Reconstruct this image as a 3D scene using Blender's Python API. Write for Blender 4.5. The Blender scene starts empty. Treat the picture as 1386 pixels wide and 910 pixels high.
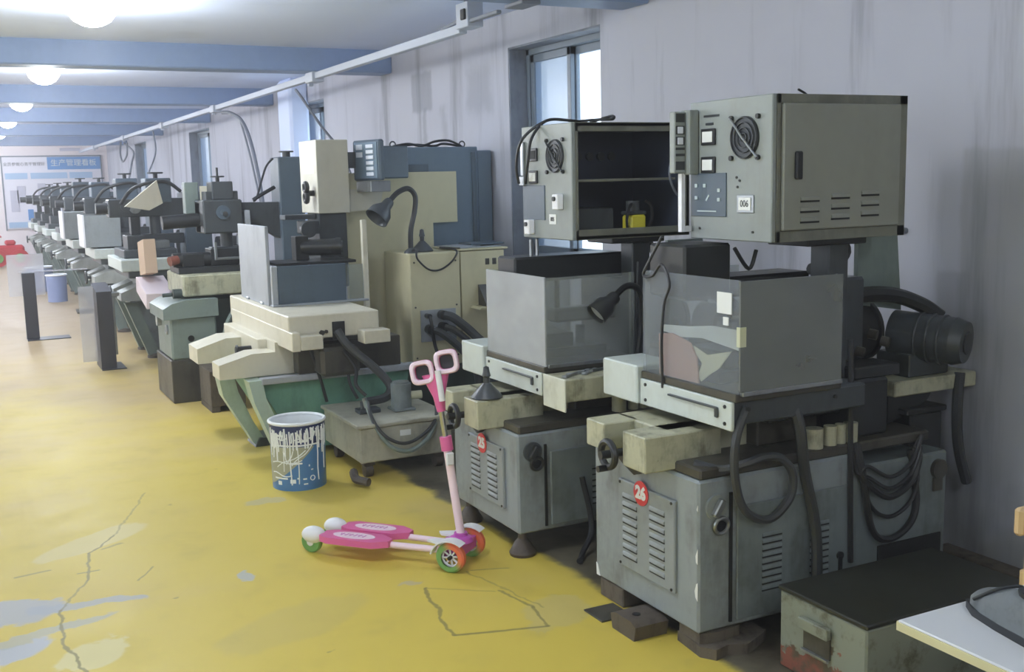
import bpy, math, random
from mathutils import Vector, Matrix
random.seed(7)
SC = bpy.context.scene
COL = SC.collection
# ------------------------------------------------------------------ camera
cd = bpy.data.cameras.new('camera')
cam = bpy.data.objects.new('camera', cd)
COL.objects.link(cam)
cd.sensor_width = 36.0
cd.lens = 1460.9 * 36.0 / 1386.0
cd.clip_start = 0.05
cd.clip_end = 200
yaw, pitch, roll = math.radians(26.92), math.radians(-8.287), math.radians(-1.345)
fw = Vector((math.sin(yaw) * math.cos(pitch), math.cos(yaw) * math.cos(pitch), math.sin(pitch)))
rt = Vector((math.cos(yaw), -math.sin(yaw), 0))
up = rt.cross(fw)
rt, up = rt * math.cos(roll) + up * math.sin(roll), up * math.cos(roll) - rt * math.sin(roll)
cam.matrix_world = Matrix(((rt.x, up.x, -fw.x, 0), (rt.y, up.y, -fw.y, 0), (rt.z, up.z, -fw.z, 1.5), (0, 0, 0, 1)))
SC.camera = cam
# ------------------------------------------------------------------ world, exposure
w = bpy.data.worlds.new('sky')
SC.world = w
w.use_nodes = True
bg = w.node_tree.nodes['Background']
bg.inputs[0].default_value = (0.74, 0.86, 1.0, 1)
bg.inputs[1].default_value = 3.1
SC.view_settings.view_transform = 'Standard'
SC.view_settings.look = 'None'
SC.view_settings.gamma = 1.0
SC.view_settings.use_curve_mapping = False
SC.view_settings.exposure = 0.68
LAMP_W = 29.0
LAMP_GLOW = 22.0
SC.cycles.max_bounces = 10
SC.cycles.transparent_max_bounces = 16


# ------------------------------------------------------------------ materials
def lin(h):
    h = h.lstrip('#')
    out = []
    for i in (0, 2, 4):
        c = int(h[i:i + 2], 16) / 255
        out.append(c / 12.92 if c <= 0.04045 else ((c + 0.055) / 1.055) ** 2.4)
    return (*out, 1)


class NT:
    def __init__(s, name):
        s.m = bpy.data.materials.new(name)
        s.m.use_nodes = True
        s.t = s.m.node_tree
        s.b = s.t.nodes['Principled BSDF']
        s.out = s.t.nodes['Material Output']
        s.tc = s.t.nodes.new('ShaderNodeTexCoord')

    def lk(s, sock, v):
        if isinstance(v, bpy.types.NodeSocket):
            s.t.links.new(v, sock)
        else:
            sock.default_value = v

    def vec(s, kind='Object', scale=(1, 1, 1)):
        n = s.t.nodes.new('ShaderNodeMapping')
        n.inputs['Scale'].default_value = scale
        s.t.links.new(s.tc.outputs[kind], n.inputs[0])
        return n.outputs[0]

    def noise(s, scale, detail=4, rough=0.6, v=None, col=False):
        n = s.t.nodes.new('ShaderNodeTexNoise')
        n.inputs['Scale'].default_value = scale
        n.inputs['Detail'].default_value = detail
        n.inputs['Roughness'].default_value = rough
        s.t.links.new(v if v is not None else s.tc.outputs['Object'], n.inputs['Vector'])
        return n.outputs['Color' if col else 'Fac']

    def math(s, op, a, b=0.0, c=0.0, clamp=False):
        n = s.t.nodes.new('ShaderNodeMath')
        n.operation = op
        n.use_clamp = clamp
        s.lk(n.inputs[0], a)
        s.lk(n.inputs[1], b)
        s.lk(n.inputs[2], c)
        return n.outputs[0]

    def step(s, v, lo, hi):
        n = s.t.nodes.new('ShaderNodeMapRange')
        n.interpolation_type = 'SMOOTHSTEP'
        s.lk(n.inputs[0], v)
        n.inputs[1].default_value = lo
        n.inputs[2].default_value = hi
        return n.outputs[0]

    def mix(s, f, a, b):
        n = s.t.nodes.new('ShaderNodeMix')
        n.data_type = 'RGBA'
        s.lk(n.inputs[0], f)
        s.lk(n.inputs[6], a)
        s.lk(n.inputs[7], b)
        return n.outputs[2]

    def xyz(s, v=None):
        n = s.t.nodes.new('ShaderNodeSeparateXYZ')
        s.t.links.new(v if v is not None else s.tc.outputs['Object'], n.inputs[0])
        return n.outputs

    def bump(s, h, strength=0.2, dist=0.01):
        n = s.t.nodes.new('ShaderNodeBump')
        n.inputs['Strength'].default_value = strength
        n.inputs['Distance'].default_value = dist
        s.t.links.new(h, n.inputs['Height'])
        s.t.links.new(n.outputs[0], s.b.inputs['Normal'])

    def set(s, **k):
        for a, v in k.items():
            s.lk(s.b.inputs[{'color': 'Base Color', 'rough': 'Roughness', 'metal': 'Metallic', 'spec': 'Specular IOR Level',
                             'coat': 'Coat Weight'}[a]], v)
        return s


def paint(name, col, rough=0.45, grime=0.35, gcol='#4a443a', scale=6.0, chips=0.0, metal=0.0, streak=True, ccol='#d8d8d0'):
    n = NT(name)
    a = n.noise(scale, 5, 0.65)
    b = n.noise(scale * 1.7, 5, 0.7, n.vec(scale=(1, 1, 0.18) if streak else (1, 1, 1)))
    f = n.math('MULTIPLY', n.step(n.math('ADD', a, b), 0.92, 1.35), grime, clamp=True)
    c = n.mix(f, lin(col), lin(gcol))
    c = n.mix(n.math('MULTIPLY', n.noise(scale * 8, 3), 0.16), c, lin(gcol))
    if chips:
        k = n.step(n.noise(scale * 4, 6, 0.75), 0.74 - chips * 0.1, 0.76 - chips * 0.1)
        c = n.mix(n.math('MULTIPLY', k, 0.7), c, lin(ccol))
    n.set(color=c, rough=n.math('MULTIPLY_ADD', a, 0.25, rough - 0.1), metal=metal)
    return n.m


def plain(name, col, rough=0.5, metal=0.0, var=0.12, spec=0.5):
    n = NT(name)
    d = tuple(x * 0.6 for x in lin(col)[:3]) + (1,)
    n.set(color=n.mix(n.math('MULTIPLY', n.noise(14, 4), var), lin(col), d), rough=rough, metal=metal, spec=spec)
    return n.m


def emit(name, col, strength):
    n = NT(name)
    n.b.inputs['Emission Color'].default_value = lin(col)
    n.b.inputs['Emission Strength'].default_value = strength
    n.b.inputs['Base Color'].default_value = lin(col)
    return n.m


def clear(name, col, cover, rough=0.15, smudge=0.3, scale=4.0):
    """cloudy acrylic: part see-through, part milky"""
    n = NT(name)
    tr = n.t.nodes.new('ShaderNodeBsdfTransparent')
    tr.inputs[0].default_value = (0.93, 0.95, 0.95, 1)
    mx = n.t.nodes.new('ShaderNodeMixShader')
    f = n.math('MULTIPLY_ADD', n.noise(scale, 4, 0.6, n.vec(scale=(1, 1, 1.6))), smudge, cover - smudge * 0.5, clamp=True)
    n.t.links.new(f, mx.inputs[0])
    n.t.links.new(tr.outputs[0], mx.inputs[1])
    n.t.links.new(n.b.outputs[0], mx.inputs[2])
    n.t.links.new(mx.outputs[0], n.out.inputs[0])
    n.set(color=lin(col), rough=rough)
    return n.m


M = {}
M['grey'] = paint('grey_green_enamel', '#929a9c', 0.42, 0.55, '#4c4a40', 5, 0.5)
M['grey2'] = paint('worn_grey_enamel', '#7d8686', 0.42, 0.6, '#45433a', 4, 0.4)
M['panel'] = paint('grey_panel_enamel', '#92999a', 0.42, 0.4, '#5a584c', 5, 0.2)
M['cream'] = paint('cream_enamel', '#d6d8c8', 0.42, 0.5, '#8a8468', 6, 0.25, ccol='#6a6556')
M['cream2'] = paint('dirty_cream_enamel', '#bcbb9f', 0.45, 0.75, '#4f4a38', 9, 0.4, ccol='#5a5546')
M['mint'] = paint('pale_mint_enamel', '#d0d8d2', 0.38, 0.25, '#8d8d78', 5)
M['ivory'] = paint('ivory_enamel', '#dcd6c2', 0.42, 0.2, '#8f8a70', 5)
M['box'] = paint('light_grey_box_enamel', '#8c938f', 0.42, 0.35, '#77756a', 6, 0.12, ccol='#55544c')
M['boxdoor'] = paint('grey_door_enamel', '#8d8f85', 0.4, 0.2, '#5d5c50', 3)
M['boxtrim'] = paint('dull_grey_trim', '#77786c', 0.45, 0.5, '#3c3a30', 5)
M['beige'] = paint('beige_cabinet_enamel', '#d8d0aa', 0.45, 0.15, '#8b8468', 3)
M['beige2'] = paint('beige_cover_enamel', '#cdc9b8', 0.45, 0.15, '#8b8468', 3)
M['blue'] = paint('blue_grey_cabinet', '#6f8190', 0.42, 0.15, '#4a545c', 3)
M['green'] = paint('machine_green', '#74a48e', 0.4, 0.35, '#3a4a40', 5)
M['greenlt'] = paint('pale_machine_green', '#b4c6b8', 0.4, 0.3, '#5a6a5c', 5)
M['greengrey'] = paint('grey_green_casting', '#808d87', 0.4, 0.3, '#4a5550', 5)
M['slate'] = paint('slate_blue_column', '#566470', 0.4, 0.25, '#30363c', 5)
M['dark'] = paint('oily_black_iron', '#2b2d2e', 0.35, 0.4, '#15140f', 8)
M['dark2'] = paint('dark_grey_iron', '#474c4f', 0.35, 0.4, '#201e1a', 8)
M['oily'] = paint('oily_brown_iron', '#4d4a42', 0.35, 0.7, '#201d16', 7)
M['rust'] = paint('rusty_iron', '#5b5249', 0.55, 0.6, '#2c261f', 14)
M['steel'] = paint('dull_steel', '#a7abad', 0.3, 0.3, '#5c5a52', 9, metal=0.85)
M['platealu'] = paint('grey_plate', '#a9adb2', 0.4, 0.45, '#767a80', 5)
M['rubber'] = plain('black_rubber_hose', '#2a2b2c', 0.45)
M['rubber2'] = plain('grey_rubber_hose', '#3d3f40', 0.4)
M['black'] = plain('black_plastic', '#17181a', 0.35)
M['postblack'] = plain('black_sheet_metal', '#3c3c42', 0.4)
M['grille'] = plain('dark_grille', '#3e4143', 0.4, 0.4)
M['key'] = plain('white_keys', '#dfe3ea', 0.4)
M['white'] = plain('white_plastic', '#e8e8ea', 0.35, var=0.05)
M['label'] = plain('white_label', '#e4e6e2', 0.5, var=0.1)
M['keypad'] = plain('blue_grey_keypad', '#4b5a66', 0.35)
M['dot'] = plain('pale_print', '#b9c6c6', 0.5)
M['print'] = plain('dark_print', '#33363a', 0.5)
M['red'] = plain('red_sticker', '#d23a3f', 0.4, var=0.06)
M['redpaint'] = plain('red_paint', '#c4343c', 0.4)
M['pink'] = plain('pink_plastic', '#dd689f', 0.3, var=0.04)
M['pinklt'] = plain('pale_pink_plastic', '#f1d8e3', 0.3, var=0.03)
M['magenta'] = plain('magenta_plastic', '#c557b8', 0.3, var=0.05)
M['orange'] = plain('orange_tread', '#e8714e', 0.4, var=0.05)
M['greenw'] = plain('green_tread', '#6fa357', 0.4, var=0.05)
M['chrome'] = plain('chrome_tube', '#c9ccd0', 0.15, 1.0)
M['yellow'] = plain('yellow_plastic', '#d3c83a', 0.4)
M['bluebox'] = plain('blue_plastic', '#40588a', 0.4)
M['tan'] = plain('tan_cardboard', '#c9ae94', 0.7)
M['pinkboard'] = plain('pinkish_board', '#cfa093', 0.6)
M['paper'] = plain('cream_paper', '#e0dcc0', 0.7)
M['pinkwhite'] = plain('pinkish_white_card', '#e2d3d8', 0.6)
M['tin'] = plain('white_tin', '#f0f3f3', 0.35, var=.04)
M['tapey'] = plain('yellowed_tape', '#c6c8a8', 0.4)
M['duct'] = plain('white_trunking', '#b9bfca', 0.5)
M['liner'] = plain('dark_blue_liner', '#3c4454', 0.5)
M['cable'] = plain('grey_cable', '#7d828c', 0.5)
M['cabledk'] = plain('dark_cable', '#24262a', 0.45)
M['winframe'] = plain('grey_window_frame', '#76828e', 0.4)
M['reveal'] = paint('dark_grey_reveal', '#8b909a', 0.7, 0.6, '#55585e', 5)  # reveals set in a darker grey than the wall
M['tabletop'] = plain('white_laminate', '#d0d2d4', 0.35, var=0.06)
M['edge'] = plain('cream_edge_band', '#d6d0a8', 0.5)
M['farcast'] = paint('pale_grey_casting', '#a7aba6', .45, .4, '#6e6e66', 5)
M['tankgrey'] = paint('warm_grey_enamel', '#b6b4a3', .42, .5, '#57554a', 5)
M['shoe'] = paint('grey_canvas', '#74797c', 0.8, 0.5, '#3f4346', 18, streak=False)
M['shoedk'] = plain('dark_shoe_sole', '#2a2d30', 0.6)
M['wood'] = paint('pale_wood', '#d8b98a', 0.5, 0.3, '#a88858', 10)
M['woodblk'] = paint('dirty_wood', '#665d50', 0.8, 0.6, '#2f2820', 20)
M['toolbox0'] = paint('olive_chipped_paint', '#83897a', 0.45, 0.6, '#4e4a38', 6, 0.6, ccol='#b9bda8')
M['rustred'] = paint('red_oxide_paint', '#8a4a3a', 0.6, 0.5, '#4a3a2c', 9)
M['lid'] = paint('greasy_black_lid', '#26271f', 0.4, 0.4, '#34321f', 5, streak=False)
M['plinth'] = paint('dark_green_plinth', '#3e4a44', 0.45, 0.4, '#22261f', 5)
M['acryl'] = clear('cloudy_acrylic', '#c4c8cc', 0.6, 0.18, 0.35)
M['acryldark'] = clear('dusky_acrylic', '#a9b0b8', 0.24, 0.12, 0.25)
M['acryl26'] = clear('dull_dark_acrylic', '#868a88', 0.62, 0.2, 0.25)
M['acryl2'] = clear('scratched_acrylic', '#a4a8a6', 0.34, 0.12, 0.35)
M['acrylclear'] = clear('clear_acrylic', '#b9c2c0', 0.2, 0.08, 0.15)
M['wing'] = clear('pale_acrylic_wing', '#e6e4ec', 0.34, 0.2, 0.15)
M['film'] = clear('frosted_window_film', '#8ba2bf', 0.72, 0.3, 0.25, 1.2)
M['pane'] = clear('window_glass', '#b4cce6', 0.26, 0.05, 0.2, 1.5)
M['lampglow'] = emit('lit_lamp', '#f4f8ff', LAMP_GLOW)
M['boardwhite'] = plain('board_white', '#e4e2ea', 0.5, var=0.05)
M['boardblue'] = plain('board_blue', '#5f93cc', 0.5, var=0.08)
M['boardpale'] = plain('board_pale_blue', '#a9c4e0', 0.5, var=0.08)
M['boardprint'] = plain('board_grey_print', '#c4c3d0', 0.5)
M['bucketblue'] = plain('bucket_blue', '#4f7fb4', 0.35, var=0.1)
M['bucketnavy'] = plain('bucket_navy', '#2f3a66', 0.35, var=0.1)
M['bucketpic'] = plain('bucket_picture', '#a8a890', 0.4)
M['bucketfar'] = plain('bucket_far_blue', '#8f9cc0', 0.4)
M['gasket'] = plain('dark_gap', '#1c1d1d', 0.7)
M['beam'] = paint('blue_grey_beam', '#8ba1c6', 0.5, 0.15, '#5f6c84', 2)


def chest_mat():
    n = NT('olive_paint_worn_to_red_oxide')
    x, y, z = n.xyz()
    a = n.noise(7, 5, 0.65)
    c = n.mix(n.step(n.noise(11, 6, 0.7), 0.5, 0.7), lin('#868b7c'), lin('#5c5946'))
    wv = n.math('ADD', n.math('MULTIPLY', z, -4.2), n.math('MULTIPLY_ADD', a, 2.6, -0.98))
    worn_tone = n.math('MULTIPLY', n.step(wv, 0.0, 0.06), n.math('SUBTRACT', 1.0, n.step(x, -0.31, -0.28)))
    c = n.mix(worn_tone, c, n.mix(n.step(n.noise(16, 4), 0.4, 0.62), lin('#8c5443'), lin('#5a5342')))
    n.set(color=c, rough=0.5)
    n.bump(worn_tone, 0.2, -0.002)
    return n.m


M['toolbox'] = chest_mat()


# wall plaster with streaks, old filler patches and a darker repaint at the near end
def wall_mat():
    n = NT('stained_white_plaster')
    x, y, z = n.xyz()
    st = n.noise(2.2, 6, 0.65, n.vec(scale=(1, 1.6, 0.16)))
    bl = n.noise(0.9, 5, 0.6)
    c = n.mix(n.step(st, 0.5, 0.72), lin('#bfc0c9'), lin('#93949c'))
    c = n.mix(n.math('MULTIPLY', n.step(bl, 0.5, 0.75), 0.35), c, lin('#a9a9b2'))
    warp = n.math('MULTIPLY_ADD', n.noise(7, 3), 0.16, -0.08)

    warp2 = n.math('MULTIPLY_ADD', n.noise(9, 3), 0.05, -0.025)

    def rect(y0, y1, z0, z1, e, warp=warp):
        warp = warp2 if e < .05 else warp
        a = n.step(n.math('ADD', y, warp), y0, y0 + e)
        b = n.math('SUBTRACT', 1.0, n.step(n.math('ADD', y, warp), y1 - e, y1))
        cc = n.step(n.math('ADD', z, warp), z0, z0 + e)
        d = n.math('SUBTRACT', 1.0, n.step(n.math('ADD', z, warp), z1 - e, z1))
        return n.math('MULTIPLY', n.math('MULTIPLY', a, b), n.math('MULTIPLY', cc, d))
    for (y0, y1, z0, z1, e, k, col) in ((-9, 2.87, -1, 1.585, .03, .3, '#84857f'), (2.8, 2.98, -1, 1.13, .03, .3, '#85868a'),
                                        (7.85, 8.3, 2.02, 2.37, .045, .5, '#7f828a'), (7.95, 8.1, 1.5, 2.1, .06, .5, '#85888f'), (6.75, 7.3, 1.9, 2.36, .14, .42, '#85888f'),
                                        (7.55, 7.75, 1.2, 2.1, .1, .4, '#8f9198'), (9.0, 9.3, 1.5, 2.3, .2, .3, '#8f9198')):
        c = n.mix(n.math('MULTIPLY', rect(y0, y1, z0, z1, e), k), c, lin(col))
    # scuffed foot of the wall
    foot = n.math('SUBTRACT', 1.0, n.step(n.math('ADD', z, n.math('MULTIPLY', warp, 4)), 0.0, 0.45))
    c = n.mix(n.math('MULTIPLY', foot, 0.35), c, lin('#77766e'))
    n.set(color=c, rough=0.8)
    n.bump(n.noise(30, 5), 0.15, 0.004)
    return n.m


M['wall'] = wall_mat()


def plaster(name, col, dirt):
    n = NT(name)
    c = n.mix(n.math('MULTIPLY', n.step(n.noise(1.1, 5), 0.5, 0.8), 0.4), lin(col), lin(dirt))
    n.set(color=c, rough=0.85)
    return n.m


M['ceil'] = plaster('white_ceiling', '#dbe6ff', '#bcc4d6')
M['endwall'] = plaster('pale_end_wall', '#f0e6e6', '#cfcad0')


def floor_mat():
    n = NT('worn_yellow_floor_paint')
    x, y, z = n.xyz()
    big = n.noise(0.7, 5, 0.6)
    mid = n.noise(3.2, 6, 0.65)
    fine = n.noise(28, 5, 0.7)
    worn_tone = n.step(n.math('ADD', n.math('MULTIPLY_ADD', y, 0.085, -0.26), n.math('MULTIPLY_ADD', big, 1.4, -0.75)), 0.0, 0.75)  # random wear plus a steady drift to tan with distance
    c = n.mix(worn_tone, lin('#d4bd52'), lin('#bfa87c'))
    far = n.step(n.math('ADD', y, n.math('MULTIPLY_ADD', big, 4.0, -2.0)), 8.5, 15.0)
    c = n.mix(n.math('MULTIPLY', far, 0.9), c, lin('#a9967c'))  # far floor colour lowered to offset the brighter lamps there
    c = n.mix(n.math('MULTIPLY', n.step(mid, 0.5, 0.8), 0.35), c, lin('#a99a5e'))
    c = n.mix(n.math('MULTIPLY', n.step(fine, 0.64, 0.8), 0.45), c, lin('#8d8248'))
    wx = n.math('MULTIPLY_ADD', mid, 0.34, -0.17)

    def blob(cx, cy, rx, ry, ang, k, col, c):
        ca, sa = math.cos(ang), math.sin(ang)
        dx = n.math('ADD', n.math('SUBTRACT', x, cx), wx)
        dy = n.math('ADD', n.math('SUBTRACT', y, cy), wx)
        u = n.math('DIVIDE', n.math('ADD', n.math('MULTIPLY', dx, ca), n.math('MULTIPLY', dy, sa)), rx)
        v = n.math('DIVIDE', n.math('SUBTRACT', n.math('MULTIPLY', dy, ca), n.math('MULTIPLY', dx, sa)), ry)
        d = n.math('ADD', n.math('MULTIPLY', u, u), n.math('MULTIPLY', v, v))
        f = n.math('SUBTRACT', 1.0, n.step(d, 0.75, 1.15))
        return n.mix(n.math('MULTIPLY', f, k), c, lin(col))
    for a in ((0.05, 4.12, .20, .13, .1, .85, '#a9adb4'), (0.3, 4.07, .22, .05, -.2, .8, '#a6aaae'), (-0.02, 3.72, .16, .09, .3, .9, '#b3b8c2'),
              (0.14, 3.86, .22, .05, .2, .7, '#aaaea8'), (0.86, 4.03, .06, .035, 0, .8, '#b0b6ba'), (0.4, 4.8, .28, .1, .6, .3, '#d9d6bc'),
              (0.28, 3.6, .16, .1, .8, .5, '#dcd8b0'), (1.2, 5.0, .12, .05, 0, .5, '#b5b4a0'), (1.75, 3.15, .14, .12, .4, .25, '#b8b49c'),
              (1.37, 3.62, .05, .03, 0, .6, '#b9ad9c'), (0.9, 3.5, .3, .14, .4, .18, '#a8a07a')):
        c = blob(*a, c)

    def seg(x0, y0, x1, y1, wd, k, col, c):
        L = math.hypot(x1 - x0, y1 - y0)
        ux, uy = (x1 - x0) / L, (y1 - y0) / L
        jx = n.math('ADD', x, n.math('MULTIPLY_ADD', n.noise(9, 3), 0.06, -0.03))
        dx = n.math('SUBTRACT', jx, x0)
        dy = n.math('SUBTRACT', y, y0)
        t = n.math('ADD', n.math('MULTIPLY', dx, ux), n.math('MULTIPLY', dy, uy))
        tc = n.math('MINIMUM', n.math('MAXIMUM', t, 0.0), L)
        ex = n.math('SUBTRACT', dx, n.math('MULTIPLY', tc, ux))
        ey = n.math('SUBTRACT', dy, n.math('MULTIPLY', tc, uy))
        d = n.math('SQRT', n.math('ADD', n.math('MULTIPLY', ex, ex), n.math('MULTIPLY', ey, ey)))
        f = n.math('SUBTRACT', 1.0, n.step(d, wd * 0.25, wd * .8))
        return n.mix(n.math('MULTIPLY', f, k), c, lin(col))
    dk = '#857a48'
    for a in ((.71, 5.46, .49, 4.84, .010, .45), (.49, 4.84, .37, 4.65, .010, .8), (.37, 4.65, .33, 4.32, .011, .75), (.33, 4.32, .21, 4.05, .009, .6),
              (.21, 4.05, .19, 3.78, .012, .8), (.19, 3.78, .24, 3.45, .011, .8), (.5, 4.22, .58, 4.35, .008, .6), (.3, 4.42, .38, 4.42, .012, .7),
              (.08, 4.5, .2, 4.52, .016, .6), (.42, 4.68, .5, 4.72, .016, .5), (1.43, 3.58, 1.35, 3.14, .012, .75), (1.35, 3.14, 1.66, 3.05, .013, .8),
              (1.66, 3.05, 1.69, 3.22, .01, .7), (1.69, 3.22, 1.66, 3.42, .01, .7), (1.43, 3.58, 1.64, 3.42, .009, .4), (1.64, 3.66, 1.72, 3.2, .008, .45), (1.66, 3.66, 1.80, 3.61, .009, .6)):
        c = seg(*a, dk, c)
    c = n.mix(n.math('MULTIPLY', n.step(n.noise(11, 2, 0.5, n.vec(scale=(1, 1.5, 1))), 0.74, 0.78), 0.5), c, lin('#8b7d45'))
    # unpainted oily concrete where the machines stand
    edge = n.step(n.math('ADD', n.math('ADD', x, n.math('MULTIPLY', wx, 0.5)), n.math('MULTIPLY', y, 0.03)), 2.05, 2.11)
    con = n.mix(n.step(n.noise(2.6, 6, 0.65), 0.4, 0.7), lin('#6e6857'), lin('#453d31'))
    c = n.mix(edge, c, con)
    n.set(color=c, rough=n.math('MULTIPLY_ADD', mid, 0.3, 0.36), spec=0.3)
    n.bump(n.math('ADD', mid, n.math('MULTIPLY', fine, 0.4)), 0.12, 0.006)
    return n.m


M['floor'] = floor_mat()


# ------------------------------------------------------------------ geometry collector
class G:
    def __init__(s):
        s.v, s.f, s.M = [], [], None

    def add(s, vs, fs):
        o = len(s.v)
        if s.M is not None:
            vs = [tuple(s.M @ Vector(p)) for p in vs]
        s.v += [tuple(p) for p in vs]
        s.f += [tuple(o + i for i in f) for f in fs]
        return s

    def box(s, x0, y0, z0, x1, y1, z1, bv=0.004):
        x0, x1 = min(x0, x1), max(x0, x1)
        y0, y1 = min(y0, y1), max(y0, y1)
        z0, z1 = min(z0, z1), max(z0, z1)
        bv = min(bv, (x1 - x0) * .3, (y1 - y0) * .3, (z1 - z0) * .3)
        c = ((x0 + x1) / 2, (y0 + y1) / 2, (z0 + z1) / 2)
        h = ((x1 - x0) / 2, (y1 - y0) / 2, (z1 - z0) / 2)
        vs, fs, ix = [], [], {}
        for sx in (-1, 1):
            for sy in (-1, 1):
                for sz in (-1, 1):
                    for a in range(3):
                        k = [h[0], h[1], h[2]]
                        for b in range(3):
                            if b != a:
                                k[b] -= bv
                        ix[(sx, sy, sz, a)] = len(vs)
                        vs.append((c[0] + sx * k[0], c[1] + sy * k[1], c[2] + sz * k[2]))
        def q(l):
            P = [Vector(vs[i]) for i in l]
            nn = (P[1] - P[0]).cross(P[2] - P[0])
            if nn.dot(sum(P, Vector()) / len(P) - Vector(c)) < 0:
                l = l[::-1]
            fs.append(tuple(l))
        for a in range(3):
            b, d = (a + 1) % 3, (a + 2) % 3
            for sg in (-1, 1):
                l = []
                for (p, r) in ((-1, -1), (1, -1), (1, 1), (-1, 1)):
                    t = [0, 0, 0]
                    t[a], t[b], t[d] = sg, p, r
                    l.append(ix[(*t, a)])
                q(l)
            for p in (-1, 1):
                for r in (-1, 1):
                    t0, t1 = [0, 0, 0], [0, 0, 0]
                    t0[a], t0[b], t0[d] = -1, p, r
                    t1[a], t1[b], t1[d] = 1, p, r
                    q([ix[(*t0, b)], ix[(*t1, b)], ix[(*t1, d)], ix[(*t0, d)]])
        for sx in (-1, 1):
            for sy in (-1, 1):
                for sz in (-1, 1):
                    q([ix[(sx, sy, sz, 0)], ix[(sx, sy, sz, 1)], ix[(sx, sy, sz, 2)]])
        return s.add(vs, fs)

    def cyl(s, p0, p1, r0, r1=None, n=20, cap=True):
        r1 = r0 if r1 is None else r1
        p0, p1 = Vector(p0), Vector(p1)
        d = (p1 - p0).normalized()
        a = d.orthogonal().normalized()
        b = d.cross(a)
        vs = []
        for p, r in ((p0, r0), (p1, r1)):
            for i in range(n):
                t = 2 * math.pi * i / n
                vs.append(p + a * (r * math.cos(t)) + b * (r * math.sin(t)))
        fs = [(i, (i + 1) % n, n + (i + 1) % n, n + i) for i in range(n)]
        if cap:
            fs += [tuple(range(n))[::-1], tuple(range(n, 2 * n))]
        return s.add(vs, fs)

    def ring(s, c, axis, r, t, n=28, m=8):
        c, d = Vector(c), Vector(axis).normalized()
        a = d.orthogonal().normalized()
        b = d.cross(a)
        vs, fs = [], []
        for i in range(n):
            u = 2 * math.pi * i / n
            e = a * math.cos(u) + b * math.sin(u)
            for j in range(m):
                k = 2 * math.pi * j / m
                vs.append(c + e * (r + t * math.cos(k)) + d * (t * math.sin(k)))
        for i in range(n):
            for j in range(m):
                fs.append((i * m + j, ((i + 1) % n) * m + j, ((i + 1) % n) * m + (j + 1) % m, i * m + (j + 1) % m))
        return s.add(vs, fs)

    def tube(s, pts, r, n=8, sub=6):
        P = [Vector(p) for p in pts]
        if len(P) > 2 and sub > 1:
            Q = []
            for i in range(len(P) - 1):
                a, b, c, d = P[max(i - 1, 0)], P[i], P[i + 1], P[min(i + 2, len(P) - 1)]
                for k in range(sub):
                    t = k / sub
                    Q.append(0.5 * ((2 * b) + (c - a) * t + (2 * a - 5 * b + 4 * c - d) * t * t + (3 * b - a - 3 * c + d) * t ** 3))
            Q.append(P[-1])
            P = Q
        vs, fs = [], []
        a = None
        for i, p in enumerate(P):
            d = (P[min(i + 1, len(P) - 1)] - P[max(i - 1, 0)]).normalized()
            a = d.orthogonal().normalized() if a is None else (a - d * a.dot(d)).normalized()
            b = d.cross(a)
            for j in range(n):
                t = 2 * math.pi * j / n
                vs.append(p + a * (r * math.cos(t)) + b * (r * math.sin(t)))
        for i in range(len(P) - 1):
            for j in range(n):
                fs.append((i * n + j, i * n + (j + 1) % n, (i + 1) * n + (j + 1) % n, (i + 1) * n + j))
        fs += [tuple(range(n))[::-1], tuple(range((len(P) - 1) * n, len(P) * n))]
        return s.add(vs, fs)

    def prism(s, poly, axis, a, b):
        """2D outline extruded along an axis: x -> (y,z), y -> (x,z), z -> (x,y)"""
        def p3(u, v, w):
            return {'x': (w, u, v), 'y': (u, w, v), 'z': (u, v, w)}[axis]
        n = len(poly)
        ar = sum(poly[i][0] * poly[(i + 1) % n][1] - poly[(i + 1) % n][0] * poly[i][1] for i in range(n))
        if (ar < 0) != (axis == 'y'):
            poly = poly[::-1]
        a, b = min(a, b), max(a, b)
        vs = [p3(u, v, a) for u, v in poly] + [p3(u, v, b) for u, v in poly]
        fs = [tuple(range(n))[::-1], tuple(range(n, 2 * n))]
        fs += [(i, (i + 1) % n, n + (i + 1) % n, n + i) for i in range(n)]
        return s.add(vs, fs)

    def lathe(s, prof, c, n=28, axis=(0, 0, 1), cap=True):
        d = Vector(axis).normalized()
        a = d.orthogonal().normalized()
        b = d.cross(a)
        c = Vector(c)
        vs, fs = [], []
        for r, h in prof:
            for i in range(n):
                t = 2 * math.pi * i / n
                vs.append(c + d * h + a * (r * math.cos(t)) + b * (r * math.sin(t)))
        for k in range(len(prof) - 1):
            for i in range(n):
                fs.append((k * n + i, k * n + (i + 1) % n, (k + 1) * n + (i + 1) % n, (k + 1) * n + i))
        if cap and prof[0][0] > 1e-4:
            fs.append(tuple(range(n))[::-1])
        if cap and prof[-1][0] > 1e-4:
            fs.append(tuple(range((len(prof) - 1) * n, len(prof) * n)))
        return s.add(vs, fs)

    def ball(s, c, r, sc=(1, 1, 1), n=16, m=10):
        vs, fs = [], []
        for i in range(m + 1):
            t = math.pi * i / m
            for j in range(n):
                u = 2 * math.pi * j / n
                vs.append((c[0] + r * sc[0] * math.sin(t) * math.cos(u), c[1] + r * sc[1] * math.sin(t) * math.sin(u), c[2] + r * sc[2] * math.cos(t)))
        for i in range(m):
            for j in range(n):
                fs.append((i * n + j, (i + 1) * n + j, (i + 1) * n + (j + 1) % n, i * n + (j + 1) % n))
        return s.add(vs, fs)

    def at(s, m):
        s.M = m
        return s


def box(*a, **k):
    return G().box(*a, **k)


OFF = {}


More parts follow.
